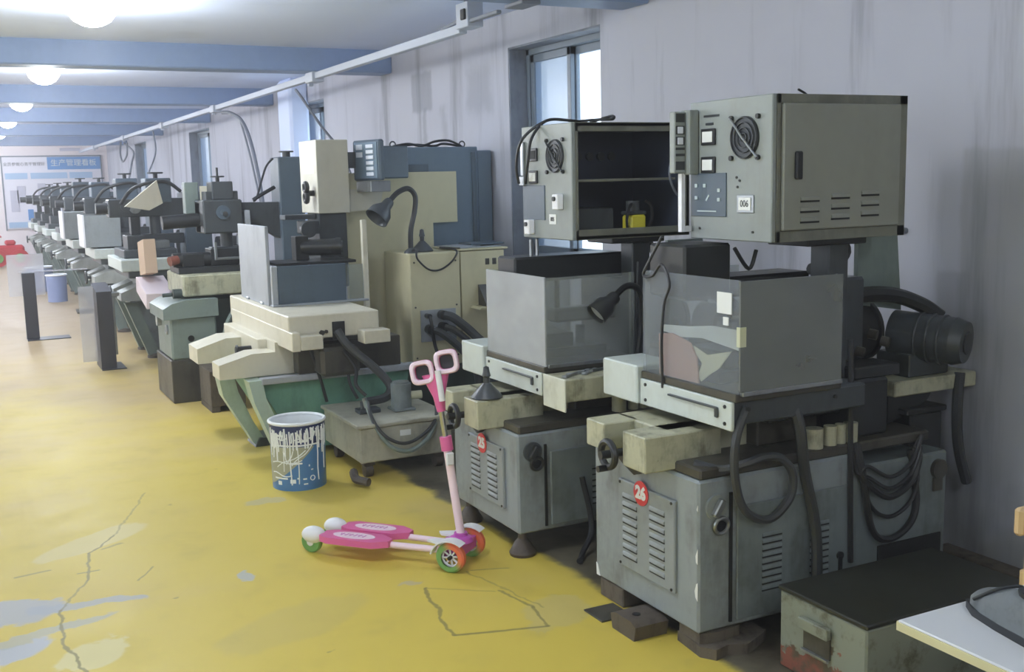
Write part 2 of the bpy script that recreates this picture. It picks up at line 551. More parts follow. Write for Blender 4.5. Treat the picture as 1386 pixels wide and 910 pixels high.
def mesh_of(name, g, off=Vector(), ang=35):
    me = bpy.data.meshes.new(name)
    me.from_pydata([(p[0] - off.x, p[1] - off.y, p[2] - off.z) for p in g.v], [], g.f)
    me.validate()
    me.shade_smooth()
    me.set_sharp_from_angle(angle=math.radians(ang))
    return me


def root(name, loc, label, cat, group=None):
    o = bpy.data.objects.new(name, None)
    COL.objects.link(o)
    o.location = loc
    o.empty_display_size = 0.05
    o['label'] = label
    o['category'] = cat
    if group:
        o['group'] = group
    OFF[o.name] = Vector(loc)
    return o


def part(name, g, mat, parent, label=None, ang=35, kind=None):
    off = OFF[parent.name] if parent else Vector()
    me = mesh_of(name, g, off, ang)
    me.materials.append(M[mat])
    o = bpy.data.objects.new(name, me)
    COL.objects.link(o)
    if parent:
        o.parent = parent
    OFF[o.name] = off
    if label:
        o['label'] = label
    if kind:
        o['kind'] = kind
    return o


def pieces(name, g, mat, parent, locs):
    """alike pieces sharing one mesh; g is built round the origin"""
    off = OFF[parent.name]
    me = mesh_of(name, g)
    me.materials.append(M[mat])
    for l in locs:
        o = bpy.data.objects.new(name, me)
        COL.objects.link(o)
        o.parent = parent
        o.location = Vector(l) - off
        OFF[o.name] = off


def thing(name, g, mat, label, cat, group=None, ang=35, base=None):
    """a thing that is one mesh, its origin at its base"""
    xs, ys, zs = zip(*g.v)
    off = Vector(base) if base else Vector(((min(xs) + max(xs)) / 2, (min(ys) + max(ys)) / 2, min(zs)))
    me = mesh_of(name, g, off, ang)
    me.materials.append(M[mat])
    o = bpy.data.objects.new(name, me)
    COL.objects.link(o)
    o.location = off
    OFF[o.name] = off
    o['label'] = label
    o['category'] = cat
    if group:
        o['group'] = group
    return o


def struct(name, g, mat):
    o = part(name, g, mat, None)
    o['kind'] = 'structure'
    o['label'] = name.replace('_', ' ')
    return o


def copy_tree(o, parent=None):
    c = o.copy()
    COL.objects.link(c)
    if parent:
        c.parent = parent
    for ch in o.children:
        copy_tree(ch, c)
    return c


FACE = {'-x': Matrix(((0, 0, -1, 0), (-1, 0, 0, 0), (0, 1, 0, 0), (0, 0, 0, 1))),
        '-y': Matrix(((1, 0, 0, 0), (0, 0, -1, 0), (0, 1, 0, 0), (0, 0, 0, 1)))}


def text(name, body, size, mat, parent, loc, face, bold=0.0, depth=0.0006, sx=1.0):
    cu = bpy.data.curves.new(name, 'FONT')
    cu.body = body
    cu.size = size
    cu.align_x = 'CENTER'
    cu.align_y = 'CENTER'
    cu.extrude = depth
    cu.offset = bold
    cu.resolution_u = 3
    t = bpy.data.objects.new(name, cu)
    COL.objects.link(t)
    bpy.context.view_layer.update()
    me = bpy.data.meshes.new_from_object(t.evaluated_get(bpy.context.evaluated_depsgraph_get()))
    bpy.data.objects.remove(t)
    me.transform(Matrix.Diagonal((sx, 1, 1, 1)))
    me.transform(FACE[face])
    me.materials.clear()
    me.materials.append(M[mat])
    o = bpy.data.objects.new(name, me)
    COL.objects.link(o)
    off = OFF[parent.name]
    o.parent = parent
    o.location = Vector(loc) - off
    OFF[o.name] = off
    return o


# ================================================================== SETTING
WX = 3.35                      # inner face of the right wall
LX = -3.4
Y0, Y1 = -3.5, 28.0
CZ = 2.585
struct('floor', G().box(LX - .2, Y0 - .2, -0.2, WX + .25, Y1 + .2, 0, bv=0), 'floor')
struct('ceiling', G().box(LX - .2, Y0 - .2, CZ, WX + .25, Y1 + .2, CZ + .15, bv=0), 'ceil')
WIN = [(5.40, 6.56, 0.95, 2.36), (10.62, 11.75, 0.95, 2.34), (16.1, 17.65, 0.95, 2.34), (21.95, 23.4, 0.95, 2.38)]


def wall_with(x0, x1, wins):
    g = G()
    y = Y0 - .2
    for (a, b, lo, hi) in wins:
        g.box(x0, y, 0, x1, a, CZ, bv=0)
        g.box(x0, a, 0, x1, b, lo, bv=0)
        g.box(x0, a, hi, x1, b, CZ, bv=0)
        y = b
    g.box(x0, y, 0, x1, Y1 + .2, CZ, bv=0)
    return g


struct('wall_right', wall_with(WX, WX + .25, WIN), 'wall')
LWIN = [(-2.2, -0.2, 0.9, 2.3), (1.6, 3.6, 0.9, 2.3), (5.4, 7.4, 0.9, 2.3), (9.2, 11.2, 0.9, 2.3), (13.0, 15.0, 0.9, 2.3), (16.8, 18.8, 0.9, 2.3), (20.6, 22.6, .9, 2.3), (24.4, 26.8, 0.0, 2.3)]
struct('wall_left', wall_with(LX - .25, LX, LWIN), 'endwall')
struct('wall_end', G().box(LX, Y1, 0, WX, Y1 + .2, CZ, bv=0), 'endwall')
struct('wall_back', G().box(LX, Y0 - .2, 0, WX, Y0, CZ, bv=0), 'endwall')
for i, y in enumerate((-2.7, 1.1, 4.9, 8.7, 12.5, 15.95, 19.9, 24.4)):
    struct(f'trim_{i + 1}', G().box(LX, y, 2.40, WX, y + .26, CZ + .01, bv=.01), 'beam')
struct('trim_9', G().box(3.15, 11.15, 0, WX + .01, 11.62, CZ, bv=.03), 'ceil')
# windows with sliding sashes
for i, (a, b, lo, hi) in enumerate(WIN):
    r = bpy.data.objects.new(f'window_{i + 1}', None)
    COL.objects.link(r)
    r.location = (WX, (a + b) / 2, lo)
    r['kind'] = 'structure'
    r['label'] = f'window {i + 1}'
    OFF[r.name] = Vector(r.location)
    xf = WX + .13
    g = G()
    for (y0_, y1_, z0_, z1_) in ((a, a + .05, lo, hi), (b - .05, b, lo, hi), (a, b, lo, lo + .05), (a, b, hi - .05, hi)):
        g.box(xf, y0_, z0_, xf + .09, y1_, z1_, bv=.004)
    part('window_frame', g, 'winframe', r)
    part('window_reveal', G().box(WX + .004, a, hi - .012, xf, b, hi, bv=0).box(WX + .004, b - .012, lo, xf, b, hi, bv=0), 'reveal', r)
    part('window_sill', G().box(WX - .02, a - .02, lo - .03, xf, b + .02, lo + .008), 'reveal', r)
    mid = a + (b - a) * .52
    for k, (s0, s1, xo, pm) in enumerate(((a + .05, mid + .02, .05, 'pane'), (mid - .02, b - .05, .012, 'film'))):
        g = G()
        for (y0_, y1_, z0_, z1_) in ((s0, s0 + .045, lo + .05, hi - .05), (s1 - .045, s1, lo + .05, hi - .05), (s0, s1, lo + .05, lo + .1), (s0, s1, hi - .1, hi - .05)):
            g.box(xf + xo, y0_, z0_, xf + xo + .03, y1_, z1_, bv=.003)
        sash = part('window_sash', g, 'winframe', r)
        part('window_pane', G().box(xf + xo + .012, s0 + .04, lo + .09, xf + xo + .018, s1 - .04, hi - .09, bv=0), pm, sash)
# white trunking hung under the beams, with clips at each beam
r = root('cable_trunking', (2.7, 4.0, 2.33), 'long white square cable trunking hung under the blue-grey beams', 'trunking')
part('channel', G().box(2.683, 5.87, 2.342, 2.735, 27.6, 2.394, bv=.004), 'duct', r)
for y in (8.83, 12.63, 16.08, 20.03, 24.53):
    part('clip', G().box(2.66, y - .12, 2.32, 2.76, y + .08, 2.40, bv=.004).box(2.69, y + .08, 2.3, 2.73, y + .12, 2.335), 'duct', r)
r = root('junction_box', (2.72, 5.7, 2.36), 'white electrical junction box with looping conduits on the trunking above the big window', 'junction box')
part('box_body', G().box(2.66, 5.70, 2.36, 2.76, 5.86, 2.50), 'duct', r)
part('switch', G().box(2.645, 5.72, 2.40, 2.66, 5.77, 2.46), 'black', r, 'small dark switch')
part('conduit', G().tube([(2.70, 5.8, 2.50), (2.70, 5.78, 2.555), (2.69, 5.6, 2.56), (2.7, 5.5, 2.535), (2.7, 5.35, 2.56), (2.7, 5.2, 2.565)], .013), 'cable', r)
part('conduit', G().tube([(2.72, 5.86, 2.43), (2.72, 6.0, 2.42), (2.72, 6.2, 2.41)], .013), 'cable', r)
part('bracket', G().box(2.67, 5.05, 2.40, 2.73, 5.12, 2.585).box(2.64, 5.0, 2.38, 2.75, 5.2, 2.40).box(2.67, 5.35, 2.38, 2.70, 5.75, 2.40), 'cable', r)
# wires hanging from the trunking
def hang(name, pts, r, label, mat='cable'):
    thing(name, G().tube(pts, r), mat, label, 'cable', 'cables hanging along the window wall')
hang('hanging_cable', [(2.76, 9.55, 2.325), (2.80, 9.5, 2.25), (2.95, 9.45, 2.0), (3.12, 9.4, 1.75), (3.2, 9.3, 1.4)], .012, 'thin grey cable dropping from the trunking beside the second window')
hang('hanging_conduit', [(2.74, 12.42, 2.31), (2.8, 12.25, 2.29), (2.86, 12.0, 2.18), (2.9, 11.8, 1.9), (2.95, 11.7, 1.4), (2.95, 11.7, 1.1)], .02, 'thick grey conduit curving down between the second and third windows')
hang('hanging_cable', [(2.9, 12.3, 2.25), (2.95, 12.1, 1.8), (3.0, 11.9, 1.2)], .012, 'thin grey cable beside the curved conduit on the wall')
hang('hanging_cable', [(2.71, 17.0, 2.32), (2.6, 16.2, 2.0), (2.35, 15.3, 1.7)], .012, 'thin grey cable slanting down towards a far machine head')
hang('hanging_cable', [(2.69, 20.4, 2.30), (2.64, 20.2, 2.1), (2.62, 19.8, 1.95), (2.64, 19.4, 2.05), (2.67, 19.5, 2.25)], .016, 'looped grey cable under the trunking far down the wall')
hang('hanging_cable', [(2.76, 20.5, 2.28), (2.75, 19.4, 2.1), (2.6, 18.6, 1.9), (2.5, 18.4, 1.6)], .016, 'grey cable sagging from the trunking to a far machine beside the loop')
# ceiling lamps
LAMPS = [(-.8, .145), (3.0, .145), (6.8, .145), (10.6, .14), (14.2, .135), (18.0, .135), (21.8, .135), (25.8, .135)]
LN = ['lit round ceiling lamp out of view over the near floor', 'lit round ceiling lamp out of view over the scooter', 'largest lit round ceiling lamp, nearest one at top edge', 'lit round ceiling lamp just beyond the first beam', 'lit round ceiling lamp hanging beyond the second beam', 'lit ceiling lamp hidden beyond the third beam', 'lit ceiling lamp hidden beyond the fourth beam', 'lit ceiling lamp before the end wall']
for i, (y, rr) in enumerate(LAMPS):
    r = root('ceiling_lamp', (.79, y, CZ), LN[i], 'lamp', 'round ceiling lamps')
    part('lamp_base', G().lathe([(rr * .8, 0), (rr * .8, -.02), (rr * .6, -.03)], (.79, y, CZ)), 'white', r)
    part('lamp_shade', G().lathe([(rr * .95, -.02), (rr, -.045), (rr * .92, -.09), (rr * .7, -.13), (rr * .38, -.155), (.001, -.165)], (.79, y, CZ)), 'lampglow', r)
    ld = bpy.data.lights.new('lamp_light', 'POINT')
    ld.energy = LAMP_W * (0.9 if y < 0 else 0.5 if y < 4 else 1.0)
    ld.color = (0.9, 0.95, 1.0)
    ld.shadow_soft_size = 0.12
    lo = bpy.data.objects.new('lamp_light', ld)
    COL.objects.link(lo)
    lo.parent = r
    lo.location = (0, 0, -.30)
# unseen lamps added over the other aisle to brighten the far end
for i, y in enumerate((10.6, 14.2, 18.0, 21.8, 25.6)):
    r = root('ceiling_lamp', (-1.9, y, CZ), ['nearest', 'second', 'third', 'fourth', 'farthest'][i] + ' unseen lamp added as fill for the far end', 'lamp', 'round ceiling lamps')
    part('lamp_base', G().lathe([(.1, 0), (.1, -.02), (.08, -.03)], (-1.9, y, CZ)), 'white', r)
    part('lamp_shade', G().lathe([(.13, -.02), (.138, -.045), (.125, -.09), (.095, -.13), (.05, -.155), (.001, -.165)], (-1.9, y, CZ)), 'lampglow', r)
    ld = bpy.data.lights.new('lamp_light', 'POINT')
    ld.energy = LAMP_W * 1.5
    ld.color = (1.0, 0.97, 0.95)
    ld.shadow_soft_size = 0.12
    lo = bpy.data.objects.new('lamp_light', ld)
    COL.objects.link(lo)
    lo.parent = r
    lo.location = (0, 0, -.30)
# notice board on the end wall
r = root('notice_board', (1.0, 27.97, .62), 'wide printed notice board with blue headings on the end wall', 'board')
bd = part('board_panel', G().box(1.03, 27.95, .60, 3.18, 27.99, 2.27), 'boardwhite', r)
part('header_banner', G().box(2.0, 27.93, 1.97, 3.18, 27.95, 2.26, bv=.001), 'boardblue', bd, 'blue title banner')
text('lettering', '生产管理看板', .17, 'label', bd, (2.58, 27.925, 2.115), '-y')
text('lettering', '全员参做心去干管理好', .09, 'print', bd, (1.5, 27.945, 2.1), '-y')
for a, b in ((1.07, 1.55), (1.62, 2.42), (2.47, 2.98)):
    part('column_heading', G().box(a, 27.935, 1.76, b, 27.95, 1.9, bv=.001), 'boardpale', bd, 'pale blue column heading')
part('footer_strip', G().box(1.07, 27.935, .63, 3.12, 27.95, .76, bv=.001), 'boardpale', bd, 'pale blue footer strip')
part('notice_sheet', G().box(1.5, 27.935, .8, 1.62, 27.95, 1.05, bv=.001), 'boardblue', bd, 'small blue notice')
for a, z, h in ((1.15, 1.0, .5), (1.3, 1.2, .4), (1.75, 1.3, .35), (2.0, 1.2, .4), (2.55, 1.3, .3)):
    part('notice_sheet', G().box(a, 27.938, z, a + .18, 27.95, z + h, bv=.001), 'boardprint', bd)
part('board_frame', G().box(1.0, 27.94, .57, 1.03, 28, 2.3).box(1.0, 27.94, 2.27, 3.21, 28, 2.3).box(3.18, 27.94, .57, 3.21, 28, 2.3), 'cable', r)
thing('wall_socket', G().box(2.3, 27.96, 2.4, 2.75, 28, 2.47), 'boardprint', 'small grey fitting on the end wall above the notice board', 'fitting')
exec_later = []


def louvers(parent, face, centres, w, h, mat='panel'):
    """pressed vent hoods: little half-round lips"""
    g = G()
    d = .0042
    if face == '-x':
        g.prism([(-d, -h / 2), (-d * .9, h * .1), (0, h / 2), (.001, h / 2), (.001, -h / 2)], 'y', -w / 2, w / 2)
    else:
        g.prism([(-d, -h / 2), (-d * .9, h * .1), (0, h / 2), (.001, h / 2), (.001, -h / 2)], 'x', -w / 2, w / 2)
    pieces('louver', g, mat, parent, centres)
    # the dark slot under each lip
    g = G()
    if face == '-x':
        g.box(-.0025, -w / 2, -h / 2 - .006, 0.001, w / 2, -h / 2, bv=0)
    else:
        g.box(-w / 2, -.0025, -h / 2 - .006, w / 2, .001, -h / 2, bv=0)
    pieces('louver_slot', g, 'gasket', parent, centres)


# ================================================================== THE TWO SPARK MACHINES 25 and 26
def spark_machine(num, ox, oy, oz, zb, zt, label):
    X = lambda v: v + ox
    Y = lambda v: v + oy
    Z = lambda v: v + oz
    r = root('spark_machine', (X(2.0), Y(2.9), 0), label, 'machine', 'numbered spark machines')

    def B(x0, y0, z0, x1, y1, z1, bv=.005):
        return G().box(X(x0), Y(y0), Z(z0), X(x1), Y(y1), Z(z1), bv=bv)
    H = zt - zb
    zz = lambda t: zb + H * t
    # base cabinet
    base = part('base_cabinet', G().box(X(1.955), Y(2.61), zb, X(2.60), Y(3.22), zt, bv=.008), 'grey', r)
    part('corner_seam', G().box(X(2.073), Y(2.603), zb + .02, X(2.083), Y(2.611), zt - .05, bv=0), 'gasket', base)
    part('rear_cabinet', G().box(X(2.612), Y(2.62), zb, X(3.05), Y(3.2), zt - .05, bv=.008), 'grey2', r)
    part('rear_opening', G().box(X(2.72), Y(2.613), zb + .04, X(3.02), Y(2.622), zb + .15, bv=0), 'gasket', r, 'dark opening')
    fp = part('front_panel', G().box(X(1.943), Y(2.72), zz(.2), X(1.956), Y(3.05), zz(.82), bv=.003), 'panel', r)
    n = 8
    louvers(fp, '-x', [(X(1.9435), Y(2.975), zz(.3 + .42 * k / (n - 1))) for k in range(n)], .085, .014)
    louvers(fp, '-x', [(X(1.9435), Y(2.815), zz(.29 + .42 * k / (n - 1))) for k in range(n)], .085, .014)
    pieces('screw', G().cyl((0, 0, 0), (-.004, 0, 0), .005, n=8), 'dark', fp,
           [(X(1.944), Y(a), zz(b)) for a in (2.735, 3.035) for b in (.22, .80)])
    st = part('number_sticker', G().cyl((X(1.9425), Y(2.905), zz(.78)), (X(1.9395), Y(2.905), zz(.78)), .042, n=32), 'red', r, 'round red sticker reading ' + num)
    text('lettering', num, .058, 'label', st, (X(1.9388), Y(2.905), zz(.78)), '-x', bold=.0032)
    sp = part('side_panel', G().box(X(2.10), Y(2.601), zb + .02, X(2.585), Y(2.611), zz(.80), bv=.003), 'grey2', r)
    cs = [2.24, 2.44] if num == '26' else [2.33]
    n = 9 if num == '26' else 7
    for c in cs:
        louvers(sp, '-y', [(X(c), Y(2.6015), zz(.22 + .36 * k / (n - 1))) for k in range(n)], .08, .012, 'grey2')
    kb = part('rotary_switch', G().cyl((X(2.02), Y(2.611), zz(.82)), (X(2.02), Y(2.60), zz(.82)), .04, n=24), 'box' if num == '26' else 'dark2', r)
    part('switch_lever', G().at(Matrix.Translation((X(2.02), Y(2.593), zz(.82))) @ Matrix.Rotation(.6, 4, 'Y')).box(-.012, -.012, -.03, .012, .01, .03), 'steel' if num == '26' else 'dark', kb)
    part('key_ring', G().ring((X(2.035), Y(2.597), zz(.70)), (0, 1, .1), .026, .006), 'steel' if num == '26' else 'dark', kb)
    part('key_slot', G().cyl((X(2.04), Y(2.611), zz(.68)), (X(2.04), Y(2.604), zz(.68)), .022, n=14), 'black', kb)
    part('door_lock', G().cyl((X(2.53), Y(2.601), zz(.32)), (X(2.53), Y(2.594), zz(.32)), .014, n=12).box(X(2.522), Y(2.592), zz(.2), X(2.538), Y(2.6), zz(.32)), 'dark', sp)
    part('switch_plate', G().cyl((X(3.0), Y(2.62), zt - .11), (X(3.0), Y(2.605), zt - .11), .035, n=20).box(X(2.975), Y(2.61), zt - .19, X(3.02), Y(2.62), zt - .14), 'oily', r)
    # oily sill and saddle
    part('sump_tray', B(1.96, 2.60, .0, 2.62, 3.2, 0) if 0 else G().box(X(1.965), Y(2.615), zt, X(2.95), Y(3.2), zt + .035, bv=.006), 'oily', r)
    sd = Z(.60)
    part('saddle', B(1.97, 2.80, .592, 2.30, 3.10, .688), 'cream2', r)
    part('saddle_slide', B(2.30, 2.75, .60, 2.56, 3.10, .685), 'oily', r)
    part('saddle_block', G().box(X(1.85), Y(2.745), Z(.572), X(2.15), Y(2.875), Z(.688), bv=.004), 'cream2', r)
    part('saddle_block', G().box(X(1.85), Y(2.985), Z(.596), X(1.99), Y(3.10), Z(.688), bv=.004), 'cream2', r)
    hw = part('handwheel', G().ring((X(1.83), Y(2.93), Z(.60)), (1, 0, 0), .042, .012).cyl((X(1.80), Y(2.93), Z(.60)), (X(1.96), Y(2.93), Z(.60)), .014), 'dark', r)
    part('wheel_grip', G().cyl((X(1.835), Y(2.93), Z(.555)), (X(1.79), Y(2.93), Z(.555)), .011), 'black', hw)
    part('drip_guard', G().prism([(Y(2.80), Z(.585)), (Y(3.08), Z(.585)), (Y(3.0), Z(.54)), (Y(2.93), Z(.515)), (Y(2.88), Z(.54))], 'x', X(1.93), X(1.957)), 'dark', r)
    part('table_guide', B(2.30, 2.70, .688, 2.62, 3.12, .735), 'dark', r)
    tb = part('worktable', B(2.055, 2.57, .735, 2.60, 3.26, .812), 'dark2', r)
    cp = part('cover_panel', B(2.04, 2.56, .722, 2.054, 3.055, .812, .003), 'mint', r)
    part('panel_rail', B(2.03, 2.63, .782, 2.041, 2.88, .788, .001).add([], []).box(X(2.03), Y(2.62), Z(.755), X(2.041), Y(2.635), Z(.788)), 'dark2', cp)
    pieces('screw', G().cyl((0, 0, 0), (-.005, 0, 0), .006, n=8), 'dark', cp, [(X(2.041), Y(a), Z(b)) for a in (2.59, 3.02) for b in (.742, .795)])
    part('end_cover', B(2.03, 3.06, .722, 2.2, 3.28, .855), 'mint', r)
    tr = part('trough', B(2.045, 2.545, .813, 2.47, 3.055, .838, .003), 'oily', r)
    part('trough_lip', B(2.06, 2.53, .832, 2.46, 2.546, .846, .002), 'steel', tr)
    pieces('bolt', G().cyl((0, 0, 0), (0, -.008, 0), .007, n=8), 'dark', tr, [(X(a), Y(2.546), Z(.79)) for a in (2.09, 2.44)])
    # clear work tank, open on the column side
    tk = part('tank_front_panel', B(2.05, 2.532, .846, 2.455, 2.540, 1.182, .001), 'acryl26' if num == '26' else 'acryl2', r)
    part('tank_side_panel', B(2.05, 2.541, .838, 2.058, 3.05, 1.185, .001), 'acryldark' if num == '26' else 'acryl', r)
    part('tank_rear_panel', B(2.06, 3.042, .838, 2.455, 3.05, 1.18, .001), 'acrylclear', r)
    part('tank_edge', B(2.446, 2.542, .846, 2.456, 2.56, 1.18, .001), 'steel', r)
    part('work_clamp', B(2.1, 2.7, .839, 2.43, 2.98, .875).box(X(2.16), Y(2.75), Z(.875), X(2.3), Y(2.95), Z(.93)).cyl((X(2.36), Y(2.8), Z(.875)), (X(2.36), Y(2.8), Z(.95)), .02), 'dark2', r)
    # column and arms
    part('column', B(2.60, 2.82, .70, 2.84, 3.2, 1.13, .01), 'dark2', r)
    at_ = 1.16 if num == '26' else 1.24
    part('upper_arm', B(2.09, 2.86, 1.09 if num == '26' else 1.135, 2.62, 3.02, at_, .008), 'dark', r)
    if num == '26':
        part('arm_head', B(2.07, 2.84, 1.10, 2.26, 3.04, 1.275, .008), 'dark', r)
    part('lower_arm', B(2.3, 2.9, .95, 2.62, 2.98, 1.01, .01).cyl((X(2.33), Y(2.94), Z(1.01)), (X(2.33), Y(2.94), Z(1.13)), .012), 'dark2', r)
    part('side_column', B(2.57, 2.72, .69, 2.66, 2.81, 1.285, .005), 'dark2', r)
    part('carriage_bed', B(2.62, 2.66, .60, 2.80, 2.81, .80, .01).box(X(2.65), Y(2.67), Z(.80), X(2.86), Y(2.8), Z(.84)).box(X(2.62), Y(2.82), Z(.565), X(2.95), Y(3.1), Z(.70)), 'dark', r)
    for a, b in ((2.45, .03), (2.52, .022), (2.565, .018), (2.61, .024)):
        part('slide_pole', G().cyl((X(a), Y(2.645), zt + .034), (X(a), Y(2.645), Z(.665)), b), 'cream2', r)
    dr = part('wire_drum', G().cyl((X(2.67), Y(2.95), Z(.92)), (X(2.94), Y(2.95), Z(.92)), .105, n=28).cyl((X(2.66), Y(2.95), Z(.92)), (X(2.675), Y(2.95), Z(.92)), .118, n=28).cyl((X(2.935), Y(2.95), Z(.92)), (X(2.95), Y(2.95), Z(.92)), .118, n=28), 'dark', r)
    for k in range(9):
        a = k * 2.4
        part('guide_pulley', G().cyl((X(2.66 + .03 * k), Y(2.80), Z(.88 + .05 * math.sin(a))), (X(2.675 + .03 * k), Y(2.775), Z(.875 + .05 * math.sin(a))), .018), 'oily', dr) if k % 2 == 0 else None
    part('tray', B(2.9, 2.73, .70, 3.315, 3.06, .755), 'cream2', r)
    mt = part('motor', G().cyl((X(3.045), Y(2.88), Z(.905)), (X(3.13), Y(2.675), Z(.89)), .085, n=28).box(X(3.0), Y(2.76), Z(.757), X(3.2), Y(2.92), Z(.84)), 'dark2', r)
    dd = Vector((.085, -.205, -.015)).normalized()
    pc = Vector((X(3.13), Y(2.675), Z(.89)))
    part('motor_cap', G().cyl(pc, pc + dd * .04, .087, .074, n=28), 'dark2', mt)
    part('fan_boss', G().cyl(pc + dd * .04, pc + dd * .046, .042, n=8), 'dark', mt)
    part('motor_fin', G().ring(pc - dd * .04, dd, .085, .006).ring(pc - dd * .08, dd, .085, .006).ring(pc - dd * .12, dd, .085, .006), 'dark2', mt)
    part('belt_guard', G().tube([(X(2.7), Y(2.86), Z(1.03)), (X(2.85), Y(2.85), Z(1.06)), (X(3.0), Y(2.84), Z(1.05)), (X(3.1), Y(2.80), Z(1.01)), (X(3.15), Y(2.76), Z(.965))], .028), 'dark', r)
    part('pump_box', B(2.97, 2.72, .47, 3.13, 2.9, .63).box(X(2.95), Y(2.715), Z(.63), X(3.15), Y(2.9), Z(.65)), 'dark', r)
    part('tray_strut', G().prism([(X(2.9), Z(.70)), (X(3.12), Z(.70)), (X(3.1), Z(.67)), (X(2.98), Z(.62)), (X(2.9), Z(.6))], 'y', Y(2.76), Y(2.79)), 'dark', r)
    part('brace_plate', G().prism([(X(2.87), Z(1.275)), (X(3.06), Z(1.275)), (X(3.09), Z(.985)), (X(2.87), Z(1.02))], 'y', Y(2.89), Y(2.91)), 'greengrey', r)
    return r, X, Y, Z


def control_box(r, X, Y, Z, z0, z1, opened, tag):
    """sheet-metal control box on the post over the tank"""
    x0, x1, y0, y1 = X(2.20), X(2.755), Y(2.575), Y(2.985)
    t = .018
    g = G().box(x0, y0, z0, x0 + t, y1, z1, bv=.003)
    side = part('box_side', g, 'box', r)
    g = G().box(x0 + t, y0, z1 - t, x1, y1, z1, bv=.003).box(x0 + t, y0, z0, x1, y1, z0 + t, bv=.003).box(x1 - t, y0, z0 + t, x1, y1, z1 - t, bv=.003)
    g.box(x0 + t, y1 - t, z0 + t, x1 - t, y1, z1 - t, bv=.002)
    part('box_shell', g, 'boxtrim', r)
    part('box_bracket', G().box(X(2.46), Y(2.70), z0 - .03, X(2.72), Y(2.90), z0 - .001, bv=.004), 'dark', r)
    # fan with its crossed guard
    fy, fz = Y(2.70), z1 - .125
    fan = part('fan', G().cyl((x0, fy, fz), (x0 - .006, fy, fz), .066, n=32), 'grille', r)
    g = G()
    for k in (.062, .046, .03, .014):
        g.ring((x0 - .009, fy, fz), (1, 0, 0), k, .0022, n=28, m=6)
    part('fan_guard', g, 'grille', fan)
    part('guard_strut', G().tube([(x0 - .01, fy + .066, fz + .062), (x0 - .014, fy, fz), (x0 - .01, fy - .066, fz - .062)], .004, sub=1), 'steel' if not opened else 'grille', fan)
    pieces('screw', G().cyl((0, 0, 0), (-.01, 0, 0), .008, n=8), 'dark', fan, [(x0, fy + a * .064, fz + b * .062) for a in (-1, 1) for b in (-1, 1)])
    # two square meters
    for k, zc in enumerate((z1 - .115, z1 - .205)):
        my = Y(2.882)
        mtr = part('meter', G().box(x0 - .008, my - .036, zc - .026, x0, my + .036, zc + .026, bv=.002), 'black', r)
        part('meter_face', G().box(x0 - .0095, my - .026, zc - .017, x0 - .007, my + .026, zc + .017, bv=0), 'label' if not (opened and k == 0) else 'gasket', mtr)
    kp = part('keypad', G().box(x0 - .004, Y(2.79), z0 + .075, x0, Y(2.975), z0 + .215, bv=.001), 'keypad', r)
    if not opened:
        pieces('key', G().box(-.003, -.007, -.006, 0, .007, .006, bv=.001), 'dot', kp,
               [(x0 - .004, Y(a), z0 + b) for a, b in ((2.945, .175), (2.90, .175), (2.945, .135), (2.825, .16), (2.825, .13))])
        part('marking', G().box(x0 - .005, Y(2.84), z0 + .09, x0 - .0035, Y(2.94), z0 + .094, bv=0).at(Matrix.Translation((x0 - .0045, Y(2.885), z0 + .135)) @ Matrix.Rotation(.7, 4, 'X')).box(-.0008, -.003, -.012, .0008, .003, .012, bv=0), 'dot', kp)
        lb = part('number_plate', G().box(x0 - .004, Y(2.655), z0 + .09, x0, Y(2.735), z0 + .145, bv=.001), 'steel', r)
        part('plate_face', G().box(x0 - .006, Y(2.667), z0 + .098, x0 - .0035, Y(2.725), z0 + .137, bv=0), 'label', lb)
        text('lettering', '006', .03, 'print', lb, (x0 - .0065, Y(2.696), z0 + .1175), '-x', sx=.9)
        part('marking', G().box(x0 - .0015, Y(2.83), z1 - .052, x0, Y(2.91), z1 - .045, bv=0).box(x0 - .0015, Y(2.86), z1 - .078, x0, Y(2.90), z1 - .07, bv=0), 'grille', side)
        pieces('indicator', G().cyl((0, 0, 0), (-.004, 0, 0), .004, n=8), 'dark', side, [(x0, Y(2.725), z0 + .19), (x0, Y(2.74), z0 + .20), (x0, Y(2.735), z0 + .17), (x0, Y(2.66), z0 + .03), (x0, Y(2.93), z0 + .035)])
    else:
        for (a, b) in ((2.665, z0 + .15), (2.905, z0 + .045)):
            sk = part('socket_switch', G().box(x0 - .028, Y(a - .022), b - .03, x0, Y(a + .022), b + .03, bv=.003), 'white', r)
            part('knob', G().cyl((x0 - .028, Y(a), b + .012), (x0 - .036, Y(a), b + .012), .009, n=12), 'dark', sk)
        lb = part('number_plate', G().box(x0 - .003, Y(2.70), z0 + .06, x0, Y(2.755), z0 + .10, bv=.001), 'label', r)
        text('lettering', '005', .024, 'print', lb, (x0 - .004, Y(2.727), z0 + .08), '-x', sx=.85)
        part('connector_strip', G().box(x0 - .012, Y(2.955), z1 - .2, x0, Y(2.98), z1 - .06, bv=.003).box(x0 - .02, Y(2.94), z1 - .24, x0, Y(2.98), z1 - .2, bv=.003), 'steel', r)
    if not opened:
        dr = part('box_door', G().box(x0 + .035, y0 - .012, z0 + .035, x1 - .035, y0 + .004, z1 - .028, bv=.004), 'boxdoor', r)
        part('door_frame', G().box(x0 + t, y0 - .002, z1 - .028, x1, y0 + .004, z1, bv=.001).box(x0 + t, y0 - .002, z0, x1, y0 + .004, z0 + .033, bv=.001)
             .box(x0 + t, y0 - .002, z0, x0 + .033, y0 + .004, z1, bv=.001).box(x1 - .033, y0 - .002, z0, x1, y0 + .004, z1, bv=.001), 'boxtrim', r)
        part('door_gap', G().box(x0 + .03, y0 + .005, z0 + .03, x1 - .03, y0 + .01, z1 - .023, bv=0), 'gasket', r)
